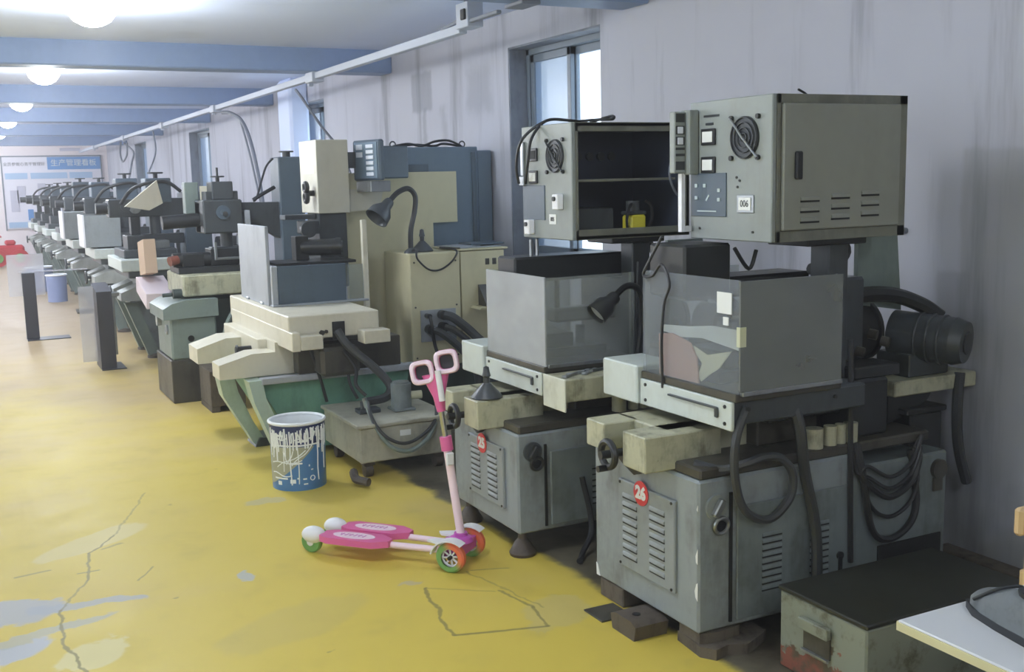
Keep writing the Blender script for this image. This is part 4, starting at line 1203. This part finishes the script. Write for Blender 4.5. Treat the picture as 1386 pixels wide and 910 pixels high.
for v, u0 in ((-.062, .0), (.062, .03)):
    part('deck_bar', G().cyl(SM(.06, v * .75, .066), SM(.30 + u0, v * .9, .066), .013), 'pinklt', r)
    m = G().at(SB)
    w2 = .052
    cy = v
    o = [(.25 + u0, cy - w2 * .35), (.25 + u0, cy + w2 * .35), (.31 + u0, cy + w2), (.52 + u0, cy + w2), (.56 + u0, cy + w2 * .6), (.56 + u0, cy - w2 * .6), (.52 + u0, cy - w2), (.31 + u0, cy - w2)]
    m.prism(o, 'z', .062, .088)
    dk = part('foot_deck', m, 'pink', r)
    g = G().at(SB @ Matrix.Translation((.415 + u0, cy, .0885)) @ Matrix.Diagonal((1.0, .36, 1, 1)))
    g.cyl((0, 0, 0), (0, 0, .002), .095, n=30)
    part('grip_pad', g, 'pinklt', dk, 'pale oval pad')
    g = G().at(SB @ Matrix.Translation((.415 + u0, cy, .0906)))
    for k in range(6):
        g.tube([(-.05 + .02 * k, -.012, 0), (-.045 + .02 * k, .012, 0), (-.038 + .02 * k, -.01 if k % 2 else .0, 0)], .0018, 5, 1)
    part('pad_print', g, 'magenta', dk, 'wavy pink print')
    cvr = part('rear_cover', G().at(SB).ball((.605 + u0, cy, .075), .054, (1.0, .66, .66)), 'white', r)
    cw = Vector(SM(.615 + u0, v, .045))
    wh = part('rear_wheel', G().lathe([(.016, -.014), (.04, -.014), (.045, -.008), (.045, .008), (.04, .014), (.016, .014)], cw, 28, hub_dir), 'greenw', r)
    part('hub', G().cyl(cw - hub_dir * .017, cw + hub_dir * .017, .015, n=18), 'white', wh)
    part('bolt', G().cyl(SM(.565 + u0, v, .075), SM(.585 + u0, v, .075), .009), 'steel', r)
# steering stem leans a little back
s0 = Vector(SM(.0, 0, .125))
s1 = Vector((1.615, 3.80, .60))
sv = (s1 - s0).normalized()
part('stem', G().cyl(s0, s0 + sv * .335, .0165), 'pinklt', r)
part('stem_clip', G().at(Matrix.Translation(s0 + sv * .30)).box(-.02, -.026, -.02, .012, -.012, .03), 'white', r)
part('clamp_collar', G().cyl(s0 + sv * .335, s0 + sv * .39, .024), 'pink', r)
part('inner_tube', G().cyl(s0 + sv * .39, s0 + sv * .50, .011), 'chrome', r)
hp = s0 + sv * .49
side = (Vector((.80, -.45, .16))).normalized()   # the twin ears spread towards the wall
nf = Vector((-.45, -.88, .15)).normalized()
vs, fs = [], []
for k, (t, wd, dp) in enumerate(((0, .017, .017), (.06, .024, .020), (.12, .045, .022), (.15, .055, .022))):
    c = hp + sv * t
    for a in range(12):
        th = 2 * math.pi * a / 12
        vs.append(c + side * (wd * math.cos(th)) + side.cross(sv) * (dp * math.sin(th)))
for k in range(3):
    for a in range(12):
        fs.append((k * 12 + a, k * 12 + (a + 1) % 12, k * 12 + 12 + (a + 1) % 12, k * 12 + 12 + a))
fs += [tuple(range(12))[::-1], tuple(range(36, 48))]
part('handle_neck', G().add(vs, fs), 'pink', r, ang=60)
for s in (-1, 1):
    c = hp + sv * .175 + side * (.05 * s) + sv * (.012 * s)
    ux = side
    uy = nf.cross(side).normalized()
    if uy.z < 0:
        uy = -uy
    nn = ux.cross(uy)
    if nn.dot(nf) < 0:
        nn = -nn
    m = Matrix(((ux.x, uy.x, nn.x, c.x), (ux.y, uy.y, nn.y, c.y), (ux.z, uy.z, nn.z, c.z), (0, 0, 0, 1)))

    def sq(h, e, n=28):
        o = []
        for i in range(n):
            t = 2 * math.pi * i / n
            cc, ss = math.cos(t), math.sin(t)
            o.append((h * math.copysign(abs(cc) ** e, cc), h * math.copysign(abs(ss) ** e, ss)))
        return o

    def loop(prof):
        vs, fs = [], []
        n = 28
        for h, z in prof:
            vs += [(x_, y_, z) for x_, y_ in sq(h, .55)]
        k = len(prof)
        for i in range(k):
            for j in range(n):
                fs.append((i * n + j, i * n + (j + 1) % n, ((i + 1) % k) * n + (j + 1) % n, ((i + 1) % k) * n + j))
        return vs, fs
    hg = part('hand_grip', G().at(m).add(*loop([(.044, -.02), (.048, .0), (.046, .012), (.03, .012), (.026, -.02)])), 'pink', r, 'pink square ring grip', ang=60)
    part('grip_face', G().at(m).add(*loop([(.043, .010), (.047, .014), (.043, .022), (.033, .022), (.028, .012)])), 'pinklt', hg, ang=60)
    part('grip_core', G().at(m).box(-.027, -.027, -.018, .027, .027, -.012, bv=.004), 'print', hg, 'dark inside of the grip')
bl = hp + sv * .13 + nf * .03 + side * .012
part('brake_lever', G().tube([bl + sv * .03, bl, bl - sv * .09], .012, 10, 3), 'white', r)

# ================================================================== CABINETS BEHIND
r = root('control_cabinet', (2.75, 6.6, 0), 'beige control cabinet with cable panel behind the coolant tank', 'cabinet')
part('plinth', G().box(2.30, 6.20, 0, 3.28, 6.66, .34), 'plinth', r)
cb = part('cabinet_body', G().box(2.46, 6.22, .34, 2.80, 6.66, 1.055, bv=.006), 'beige', r)
pnl = part('connector_panel', G().box(2.52, 6.212, .50, 2.76, 6.22, .70, bv=.001), 'platealu', r, 'grey connector plate')
for k, (x, z) in enumerate(((2.56, .665), (2.66, .665), (2.57, .58), (2.66, .59))):
    part('plug', G().cyl((x, 6.214, z), (x, 6.16, z), .016 if k == 0 else .03, n=14), 'dark', pnl)
for k, (x, z) in enumerate(((2.66, .665), (2.57, .58), (2.66, .59))):
    part('cable', G().tube([(x, 6.16, z), (x + .05, 6.12, z - .02), (x + .16, 6.06, z - .13), (x + .22, 6.0, z - .24), (x + .22, 5.95, .12)], .028 - .004 * k), 'rubber2', r, 'thick grey cable')
part('cable', G().tube([(2.56, 6.16, .665), (2.565, 6.14, .6), (2.58, 6.15, .5), (2.60, 6.14, .42), (2.62, 6.1, .36)], .011), 'rubber', r)
part('side_unit', G().prism([(2.815, .36), (3.12, .36), (3.12, 1.05), (2.815, 1.05)], 'y', 6.235, 6.66), 'beige', r)
part('side_hood', G().prism([(6.233, .70), (6.233, .835), (6.228, .835), (6.10, .70)], 'x', 2.93, 3.13), 'oily', r, 'dark open vent flap')
part('hood_flap', G().prism([(2.87, .69), (3.12, .685), (3.12, .70), (2.885, .705)], 'y', 6.09, 6.233), 'beige', r)
pieces('vent_slot', G().box(-.014, -.004, -.02, .014, 0, .02, bv=.001), 'oily', r, [(3.0 + .05 * k, 6.236, .98) for k in range(3)])
part('unit_top', G().box(2.80, 6.23, 1.055, 3.15, 6.66, 1.068), 'beige', r)
pieces('screw', G().cyl((0, 0, 0), (0, -.004, 0), .006, n=8), 'oily', cb, [(x, 6.22, z) for x in (2.49, 2.77) for z in (.40, .72, 1.0)])
part('tall_back', G().prism([(2.24, .34), (2.24, 1.56), (3.03, 1.56), (3.03, 1.22), (2.85, 1.22), (2.85, 1.0), (2.80, 1.0), (2.80, .34)], 'y', 6.745, 6.78), 'beige', r, 'tall beige back plate')
thing('papers', G().box(2.83, 6.27, 1.069, 3.12, 6.5, 1.076, bv=.001).at(Matrix.Translation((2.85, 6.38, 1.080)) @ Matrix.Rotation(.3, 4, 'Z')).box(-.08, -.1, -.003, .12, .1, .003, bv=.001), 'bluebox' if 0 else 'platealu', 'flat grey folder lying on the beige cabinet top', 'folder')
thing('folder', G().box(2.92, 6.3, 1.084, 3.16, 6.5, 1.094, bv=.002), 'slate', 'dark slate folder lying on the beige cabinet beside the wall', 'folder')
weight(2.615, 6.38, 1.056, 'dark bell-shaped weight with knob on the beige cabinet', 1.1)
r = root('desk_lamp', (2.50, 6.3, 1.056), 'grey gooseneck desk lamp standing on the beige cabinet', 'lamp')
part('lamp_base', G().lathe([(.045, 0), (.04, .012), (.016, .03), (.014, .05)], (2.505, 6.3, 1.056)), 'dark2', r)
part('gooseneck', G().tube([(2.505, 6.3, 1.09), (2.51, 6.3, 1.2), (2.54, 6.3, 1.32), (2.545, 6.3, 1.41), (2.50, 6.3, 1.455), (2.42, 6.28, 1.43), (2.35, 6.26, 1.37)], .017), 'dark', r)
d = Vector((-.075, -.02, -.075)).normalized()
p = Vector((2.365, 6.26, 1.385))
sh = part('lamp_head', G().lathe([(.001, -.005), (.026, 0), (.032, .015), (.036, .05), (.068, .095), (.076, .15), (.07, .148), (.03, .06), (.001, .055)], p, 24, d), 'dark2', r)
part('power_cord', G().tube([(2.50, 6.26, 1.075), (2.50, 6.205, 1.07), (2.51, 6.203, 1.02), (2.58, 6.20, .955), (2.66, 6.20, .95), (2.74, 6.198, 1.0), (2.77, 6.2, 1.065), (2.70, 6.3, 1.08)], .006), 'rubber', r)
r = root('electrical_cabinet', (2.9, 6.95, 0), 'tall blue-grey electrical cabinet against the wall left of the big window', 'cabinet')
cb = part('cabinet_body', G().box(2.60, 6.80, 0, 3.22, 7.15, 1.725, bv=.006), 'blue', r)
part('side_section', G().box(3.225, 6.82, 0, 3.335, 7.15, 1.70, bv=.006), 'blue', r)
part('door_edge', G().box(3.17, 6.785, .05, 3.20, 6.80, 1.69), 'slate', r)
part('vent_panel', G().box(2.62, 6.792, 1.56, 2.85, 6.80, 1.61), 'slate', r)
part('lifting_eye', G().ring((2.64, 6.9, 1.745), (0, 1, 0), .02, .005), 'dark2', r)
part('lifting_eye', G().ring((3.15, 6.9, 1.745), (0, 1, 0), .02, .005), 'dark2', r)
part('cable', G().tube([(2.66, 6.95, 1.735), (2.75, 6.9, 1.75), (2.85, 6.9, 1.735), (2.95, 6.9, 1.765), (3.05, 6.9, 1.77), (3.14, 6.9, 1.735)], .008), 'cabledk', r)
part('cable', G().tube([(2.68, 6.92, 1.73), (2.8, 6.92, 1.745), (2.95, 6.92, 1.735), (3.02, 6.92, 1.75), (3.16, 6.92, 1.73)], .008), 'cabledk', r)

# ================================================================== MILL-LIKE MACHINE 5
r = root('milling_machine', (1.6, 7.95, 0), 'green pedestal machine with dark cabinet foot and tall slate column', 'machine')
ft = part('foot_cabinet', G().box(1.235, 7.66, 0, 1.52, 8.27, .305, bv=.006), 'oily', r, 'dark brown-grey foot cabinet')
part('cabinet_latch', G().box(1.45, 7.652, .16, 1.475, 7.66, .25, bv=.003), 'steel', ft)
part('pedestal', G().box(1.245, 7.66, .305, 1.56, 8.2, .60, bv=.012), 'greengrey', r)
part('body', G().box(1.56, 7.85, .02, 2.45, 8.3, .70, bv=.01), 'plinth', r)
part('pallet', G().box(1.5, 7.32, 0, 1.75, 7.62, .09).box(1.52, 7.34, .09, 1.73, 7.60, .30), 'woodblk', r) if 0 else None
part('gear_housing', G().prism([(1.20, .59), (1.20, .665), (1.26, .70), (1.36, .72), (1.575, .72), (1.575, .60)], 'y', 7.64, 8.22), 'greengrey', r)
part('crank_handle', G().cyl((1.30, 7.80, .755), (1.40, 7.80, .755), .034).cyl((1.24, 7.85, .745), (1.30, 7.82, .75), .014), 'plinth', r)
part('vent_hole', G().cyl((1.38, 7.661, .45), (1.38, 7.654, .45), .022), 'black', r)
part('dial', G().ring((1.24, 7.78, .51), (1, 0, 0), .026, .01), 'platealu', r)
part('dial', G().cyl((1.245, 8.05, .55), (1.215, 8.05, .55), .04), 'platealu', r)
part('worktable', G().box(1.36, 7.72, .735, 1.95, 8.35, .885, bv=.01), 'cream2', r)
part('table_vise', G().box(1.36, 7.85, .885, 1.85, 8.2, .93).box(1.4, 7.9, .93, 1.55, 8.15, 1.02).cyl((1.34, 7.95, .98), (1.62, 7.95, .98), .05).box(1.6, 7.9, .93, 1.8, 8.1, 1.05), 'dark', r)
part('red_cap', G().cyl((1.30, 7.84, .98), (1.36, 7.86, .99), .034, .03), 'rustred', r, 'dull red cap')
part('pipe_guard', G().tube([(1.62, 7.66, .30), (1.60, 7.63, .42), (1.63, 7.62, .55), (1.72, 7.65, .68)], .016), 'greengrey', r)
cl = part('column', G().box(2.14, 7.95, .70, 2.325, 8.20, 1.70, bv=.008), 'slate', r)
part('column_wheel', G().cyl((2.23, 8.05, 1.70), (2.23, 8.05, 1.735), .03).cyl((2.23, 8.05, 1.735), (2.23, 8.05, 1.745), .055), 'dark', r)
part('upper_arm', G().prism([(1.56, 1.38), (2.14, 1.37), (2.14, 1.10), (2.05, 1.16), (1.9, 1.19), (1.56, 1.17)], 'y', 8.0, 8.15), 'dark2', r)
part('arm_cable', G().tube([(2.12, 8.02, 1.69), (2.06, 8.02, 1.62), (1.98, 8.0, 1.41), (1.95, 8.0, 1.385)], .008).tube([(2.12, 8.02, 1.48), (2.02, 8.0, 1.43), (1.95, 8.0, 1.39)], .014), 'cabledk', r)
hd = part('head_block', G().box(1.56, 7.88, 1.16, 1.84, 8.18, 1.40, bv=.01).box(1.64, 7.92, 1.40, 1.79, 8.1, 1.53, bv=.006).box(1.60, 7.95, 1.38, 1.83, 8.1, 1.46), 'dark2', r)
part('head_wheel', G().cyl((1.70, 8.0, 1.53), (1.70, 8.0, 1.56), .014).cyl((1.70, 8.0, 1.56), (1.70, 8.0, 1.57), .05).cyl((1.70, 8.0, 1.57), (1.70, 8.0, 1.63), .008), 'dark', hd)
part('dial', G().cyl((1.70, 7.88, 1.31), (1.70, 7.865, 1.31), .05, n=24).cyl((1.70, 7.865, 1.31), (1.70, 7.855, 1.31), .02), 'slate', hd)
part('dial_cap', G().cyl((1.71, 7.856, 1.30), (1.71, 7.848, 1.30), .018, n=14), 'chrome', hd)
part('spindle', G().cyl((1.74, 8.0, 1.16), (1.74, 8.0, 1.0), .045).cyl((1.74, 8.0, 1.0), (1.74, 8.0, .93), .015).box(1.62, 7.95, 1.0, 1.86, 8.06, 1.06), 'dark2', r)
part('nozzle_bracket', G().box(1.62, 7.86, .98, 1.64, 7.88, 1.10).box(1.62, 7.86, .97, 1.82, 7.88, .99), 'steel', r)
part('ram', G().cyl((1.30, 8.05, 1.245), (1.58, 8.05, 1.26), .05), 'dark', r)
part('oil_cup', G().box(1.50, 8.2, 1.30, 1.60, 8.3, 1.53, bv=.006), 'greengrey', r)
part('white_cover', G().prism([(1.60, 1.5), (1.66, 1.5), (1.64, 1.36), (1.60, 1.36)], 'y', 8.12, 8.16), 'ivory', r)
part('side_bracket', G().box(1.86, 7.9, 1.16, 1.9, 8.0, 1.32).box(1.80, 7.9, 1.07, 1.88, 7.95, 1.15), 'platealu', r)
thing('cardboard_box', G().at(Matrix.Translation((1.24, 8.72, .965)) @ Matrix.Rotation(-.12, 4, 'X')).box(-.0, -.14, -.13, .09, .16, .13, bv=.002), 'tan', 'tan cardboard box beside the green pedestal machine', 'box', base=(1.27, 8.72, .79))
thing('white_tray', G().at(Matrix.Translation((1.25, 8.60, .705)) @ Matrix.Rotation(.2, 4, 'X')).box(-.05, -.24, -.06, .16, .24, .06, bv=.004), 'pinkwhite', 'pinkish white tray under the tan cardboard box', 'tray')
thing('small_pallet', G().box(1.40, 7.2, 0, 1.46, 7.55, .04).box(1.57, 7.2, 0, 1.63, 7.55, .04).box(1.40, 7.2, .04, 1.63, 7.55, .28), 'woodblk', 'brownish wooden crate between the green pedestal and the ivory machine', 'crate')

# ================================================================== ROW OF FAR MACHINES
def far_machine(y, label, tall, white_box):
    x = 1.22
    r = root('wire_cutting_machine', (x, y, 0), label, 'machine', 'far machines of the row')

    def B(x0, y0, z0, x1, y1, z1, bv=.008):
        return G().box(x + x0, y + y0, z0, x + x1, y + y1, z1, bv=bv)
    part('base_casting', G().prism([(x + .22, .06), (x + 1.1, .06), (x + 1.2, .5), (x + .08, .5)], 'y', y - .28, y + .35), 'grey', r)
    part('rib', G().prism([(x + .20, .0), (x + .30, 0), (x + .12, .5), (x + .02, .5)], 'y', y - .36, y - .26), 'greengrey', r)
    part('rib', G().prism([(x + .20, .0), (x + .30, 0), (x + .12, .5), (x + .02, .5)], 'y', y + .2, y + .3), 'greengrey', r)
    for (a, b) in ((.25, -.33), (.25, .25), (1.0, -.2), (1.0, .25)):
        part('foot', G().lathe([(.07, 0), (.07, .02), (.03, .04), (.03, .07)], (x + a, y + b, 0), 14), 'rust', r)
    part('saddle', G().prism([(x - .02, .53), (x - .02, .6), (x + .14, .66), (x + .6, .66), (x + .6, .51)], 'y', y - .46, y - .18), 'farcast', r)
    part('saddle', G().prism([(x - .02, .53), (x - .02, .6), (x + .14, .66), (x + .6, .66), (x + .6, .51)], 'y', y + .05, y + .33), 'farcast', r)
    part('saddle_bridge', B(.15, -.2, .5, 1.0, .3, .70), 'grey2', r)
    part('handwheel', G().ring((x - .06, y - .05, .57), (1, 0, 0), .06, .012).cyl((x - .06, y - .05, .57), (x + .16, y - .05, .57), .015), 'dark2', r)
    part('worktable', B(.06, -.42, .72, .62, .45, .80), 'dark2', r)
    part('table_cover', B(.0, -.45, .78, .55, .46, .885), 'mint', r)
    part('table_fixture', B(.05, -.3, .885, .5, .35, .96).box(x + .1, y - .2, .96, x + .25, y + .1, 1.08), 'dark2', r)
    cl = part('column', B(.62, -.1, .5, .86, .2, 1.45), 'slate', r)
    part('upper_arm', B(-.02, -.06, 1.24, .66, .14, 1.40), 'dark2', r)
    part('lower_arm', B(.12, -.02, .99, .66, .1, 1.08), 'dark2', r)
    part('ram', G().cyl((x - .12, y + .03, 1.32), (x + .0, y + .03, 1.32), .05), 'dark', r)
    hd = part('head_block', B(.30, -.1, 1.36, .52, .16, 1.40 + tall), 'slate', r)
    part('head_wheel', G().cyl((x + .41, y + .03, 1.4 + tall), (x + .41, y + .03, 1.44 + tall), .02).cyl((x + .41, y + .03, 1.44 + tall), (x + .41, y + .03, 1.455 + tall), .07), 'dark', hd)
    part('spindle', G().cyl((x + .38, y + .03, 1.24), (x + .38, y + .03, 1.08), .05), 'dark2', r)
    part('dial', G().cyl((x + .12, y - .07, 1.33), (x + .12, y - .1, 1.33), .04), 'dark2', r)
    part('hose', G().tube([(x + .6, y - .1, 1.46), (x + .45, y - .16, 1.55), (x + .2, y - .14, 1.5), (x + .08, y - .1, 1.36)], .016), 'rubber', r)
    part('pulley', G().cyl((x + .2, y - .07, 1.32), (x + .2, y - .095, 1.32), .05, n=18), 'steel', r)
    part('wire_guide', G().box(x + .16, y - .04, 1.08, x + .24, y + .08, 1.24), 'dark', r)
    part('work_clamp', G().box(x + .3, y - .25, .96, x + .45, y + .2, 1.03), 'steel', r)
    part('name_plate', G().box(x - .0225, y - .02, 1.28, x - .0205, y + .1, 1.34, bv=0), 'label', r)
    part('wire_drum', G().cyl((x + .9, y - .1, .9), (x + 1.15, y - .1, .9), .14).box(x + .86, y - .3, .5, x + 1.2, y + .2, .78), 'dark', r)
    if white_box:
        bx_ = part('splash_box', B(-.08, -.4, .90, .28, .06, 1.225, .004), 'panel', r, 'pale grey splash box')
        part('box_end', B(-.09, -.41, .90, -.07, .06, 1.235, .003), 'white', bx_)
    return r


FAR = [(10.25, 'far grey wire-cutting machine, first beyond the green pedestal machine', .18, False), (12.25, 'far grey wire-cutting machine, second beyond the green pedestal, pale splash box', .2, True),
       (14.6, 'far grey wire-cutting machine, third beyond the green pedestal, pale splash box', .18, True), (16.9, 'far grey wire-cutting machine, fourth beyond the green pedestal', .2, False),
       (18.9, 'far grey wire-cutting machine, fifth beyond the green pedestal', .16, False), (20.8, 'far grey wire-cutting machine, sixth beyond the green pedestal', .16, False), (22.7, 'farthest grey wire-cutting machine before the end wall', .15, False)]
for a in FAR:
    far_machine(*a)
thing('splash_shield', G().prism([(1.30, 1.34), (1.58, 1.56), (1.62, 1.36), (1.5, 1.30)], 'y', 9.90, 9.94), 'ivory', 'white triangular shield hung on the first far machine', 'shield')
# things standing among the far machines
for (x, y, s, lab) in ((1.02, 17.55, .19, 'far blue paint bucket, the wider one left of its pair'), (1.12, 15.75, .13, 'far blue paint bucket, narrow one right of its pair')):
    r = root('paint_bucket', (x, y, 0), lab, 'bucket', 'far blue buckets')
    part('bucket_wall', G().lathe([(s * .95, 0), (s, .36), (s * .95, .36), (s * .9, .01), (.001, .01)], (x, y, 0), cap=False), 'bucketfar', r)
    part('rim', G().ring((x, y, .36), (0, 0, 1), s, .012), 'tin', r)
thing('floor_scrap', G().prism([(1.20, 14.0), (1.35, 13.9), (1.4, 14.3), (1.22, 14.4)], 'z', 0, .02), 'oily', 'flat dark scrap on the floor before the far buckets', 'scrap')
r = root('red_cart', (.72, 23.8, 0), 'small red wheeled cart far away at the left edge', 'cart')
part('cart_body', G().box(.6, 23.7, .18, 1.15, 24.0, .42, bv=.04).box(.8, 23.75, .42, 1.0, 23.95, .52, bv=.03), 'redpaint', r)
for xx in (.66, 1.05):
    wh = part('wheel', G().cyl((xx, 23.62, .17), (xx, 23.68, .17), .17, n=24), 'redpaint', r)
    part('wheel_hub', G().cyl((xx, 23.6, .17), (xx, 23.62, .17), .09, n=18), 'greenw', wh)
part('handle', G().tube([(.66, 23.8, .4), (.62, 23.8, .55), (.75, 23.8, .6)], .02), 'redpaint', r)
# barrier posts in the aisle
r = root('barrier_post', (.6, 11.9, 0), 'far black sheet-metal barrier post with pale acrylic wing and foot plate', 'barrier', 'black barrier posts')
part('post', G().box(.525, 11.86, .008, .645, 11.93, .675, bv=.004), 'postblack', r)
part('foot_plate', G().box(.525, 11.74, 0, .93, 11.98, .008, bv=.002), 'postblack', r)
part('acrylic_wing', G().box(.40, 11.94, .44, .74, 11.95, .86, bv=.001), 'wing', r)
part('top_rail', G().box(.50, 11.93, .675, 1.15, 11.95, .69, bv=.002), 'wing', r)
r = root('barrier_post', (1.03, 9.7, 0), 'near black box-section barrier post beside the green pedestal machine', 'barrier', 'black barrier posts')
part('post', G().prism([(9.50, .008), (9.50, .62), (9.62, .70), (9.85, .715), (9.85, .008)] if 0 else [(9.45, .008), (9.45, .655), (9.80, .705), (9.80, .008)], 'x', .965, 1.085), 'postblack', r)
part('foot_plate', G().box(.965, 9.42, 0, 1.16, 9.80, .008, bv=.002), 'postblack', r)
part('acrylic_wing', G().box(.845, 9.66, .05, .963, 9.67, .69, bv=.001), 'wing', r)
part('side_rail', G().box(1.10, 9.60, .1, 1.12, 9.62, .63).box(1.087, 9.58, .6, 1.16, 9.63, .63), 'steel', r)

# ================================================================== NEAR RIGHT CORNER
r = root('tool_chest', (2.45, 2.26, 0), 'olive chipped metal chest with black lid beside machine 26', 'chest')
ch = part('chest_body', G().box(2.135, 2.085, 0, 2.78, 2.44, .243, bv=.006), 'toolbox', r)
part('chest_lid', G().box(2.13, 2.08, .243, 2.785, 2.445, .258, bv=.004), 'lid', r)
hd = part('handle_recess', G().box(2.129, 2.22, .10, 2.135, 2.33, .185, bv=.001), 'oily', r)
part('handle', G().box(2.11, 2.215, .165, 2.13, 2.335, .20, bv=.003), 'toolbox', hd)
part('handle_lip', G().box(2.118, 2.22, .094, 2.13, 2.33, .102, bv=.001), 'steel', hd)
r = root('white_table', (1.8, .9, 0), 'white laminate table with cream edge at the bottom right corner', 'table')
part('tabletop', G().box(1.352, .2, .732, 2.15, 1.252, .75, bv=.002), 'tabletop', r)
part('edge_band', G().box(1.349, .2, .7325, 1.3525, 1.252, .747, bv=0).box(1.352, 1.2515, .7325, 2.15, 1.254, .747, bv=0), 'edge', r)
for (a, b) in ((1.40, .26), (2.1, .26), (1.5, 1.1), (2.1, 1.2)):
    part('leg', G().box(a - .018, b - .018, 0, a + .018, b + .018, .732), 'cable', r)
# grey shoe on the table
r = root('grey_shoe', (1.5, 1.12, .75), 'grey canvas shoe with dark sole lying on the white table', 'shoe')
ax = Vector((1.525, 1.235, 0))
bx2 = Vector((1.44, .98, 0))
dv = (bx2 - ax)
L = dv.length
dv.normalize()
pv = Vector((-dv.y, dv.x, 0))
mm = Matrix(((dv.x, pv.x, 0, ax.x), (dv.y, pv.y, 0, ax.y), (0, 0, 1, .75), (0, 0, 0, 1)))
o = [(.0, -.0), (.012, -.03), (.05, -.042), (.11, -.04), (.18, -.032), (.25, -.032), (.27, 0), (.25, .032), (.18, .034), (.11, .044), (.05, .046), (.012, .03)]
part('sole', G().at(mm).prism(o, 'z', .0, .014), 'shoedk', r)
vs, fs = [], []
secs = ((.006, .018, .014, .022), (.03, .034, .014, .04), (.07, .041, .014, .055), (.12, .039, .014, .07), (.17, .032, .014, .075), (.22, .030, .014, .08), (.262, .024, .014, .075))
for (u, wd, zb_, zt_) in secs:
    for a in range(11):
        th = math.pi * a / 10
        vs.append((u, -wd * math.cos(th), zb_ + (zt_ - zb_) * math.sin(th) ** .7))
for i in range(len(secs) - 1):
    for a in range(10):
        fs.append((i * 11 + a, i * 11 + a + 1, i * 11 + 12 + a, i * 11 + 11 + a))
fs += [tuple(range(11)), tuple(range(66, 77))[::-1]]
part('upper', G().at(mm).add(vs, fs), 'shoe', r, ang=60)
part('shoe_opening', G().at(mm @ Matrix.Translation((.18, 0, .072)) @ Matrix.Rotation(-.1, 4, 'Y') @ Matrix.Diagonal((1.9, .7, 1, 1))).cyl((0, 0, 0), (0, 0, .008), .032, n=24), 'shoedk', r)
part('seam', G().at(mm).tube([(.05, -.04, .03), (.09, -.02, .062), (.09, .02, .062), (.05, .045, .03)], .003), 'shoedk', r)
# pale wooden chair at the right edge
r = root('wooden_chair', (2.42, 1.5, 0), 'pale wooden chair cut off by the right picture edge', 'chair')
cx, cy = 2.245, 1.66
part('seat', G().box(cx - .04, cy - .36, .41, cx + .38, cy + .03, .44, bv=.01), 'wood', r)
for (a, b, h) in ((0, 0, .41), (.34, 0, .41), (0, -.32, .41), (.34, -.32, .41)):
    part('leg', G().box(cx + a - .018, cy + b - .018, 0, cx + a + .018, cy + b + .018, h), 'wood', r)
part('backrest', G().box(cx - .03, cy + .02, .615, cx + .37, cy + .045, .685, bv=.012), 'wood', r)
part('back_rail', G().box(cx - .005, cy + .02, .48, cx + .34, cy + .04, .525), 'wood', r)
for a in (0, .34):
    part('back_post', G().box(cx + a - .018, cy - .018 + .02, .44, cx + a + .018, cy + .02, .66), 'wood', r)
# wall details
thing('wall_bolt', G().cyl((WX, 3.12, 1.26), (WX - .02, 3.12, 1.26), .012, n=12), 'cable', 'small grey bolt in the wall right of the closed control box', 'bolt')
thing('scrap_board', G().box(3.27, 2.2, 0, 3.345, 2.86, .05, bv=.004), 'woodblk', 'brown timber batten on the floor against the wall', 'batten')

# haze volume added to wash out the distance and lift dark tones
hz = G().box(LX + .01, Y0 + .01, .004, WX - .004, Y1 - .1, CZ - .004, bv=0)
hm = bpy.data.materials.new('thin_haze')
hm.use_nodes = True
hm.node_tree.nodes.clear()
ho = hm.node_tree.nodes.new('ShaderNodeOutputMaterial')
hv = hm.node_tree.nodes.new('ShaderNodeVolumeScatter')
hv.inputs['Color'].default_value = (.96, .97, 1, 1)
hv.inputs['Density'].default_value = 0.011
hv.inputs['Anisotropy'].default_value = 0.2
hm.node_tree.links.new(hv.outputs[0], ho.inputs['Volume'])
M['haze'] = hm
h = part('haze', hz, 'haze', None)
h['kind'] = 'structure'
h['label'] = 'thin pale haze volume added to wash out the distance'
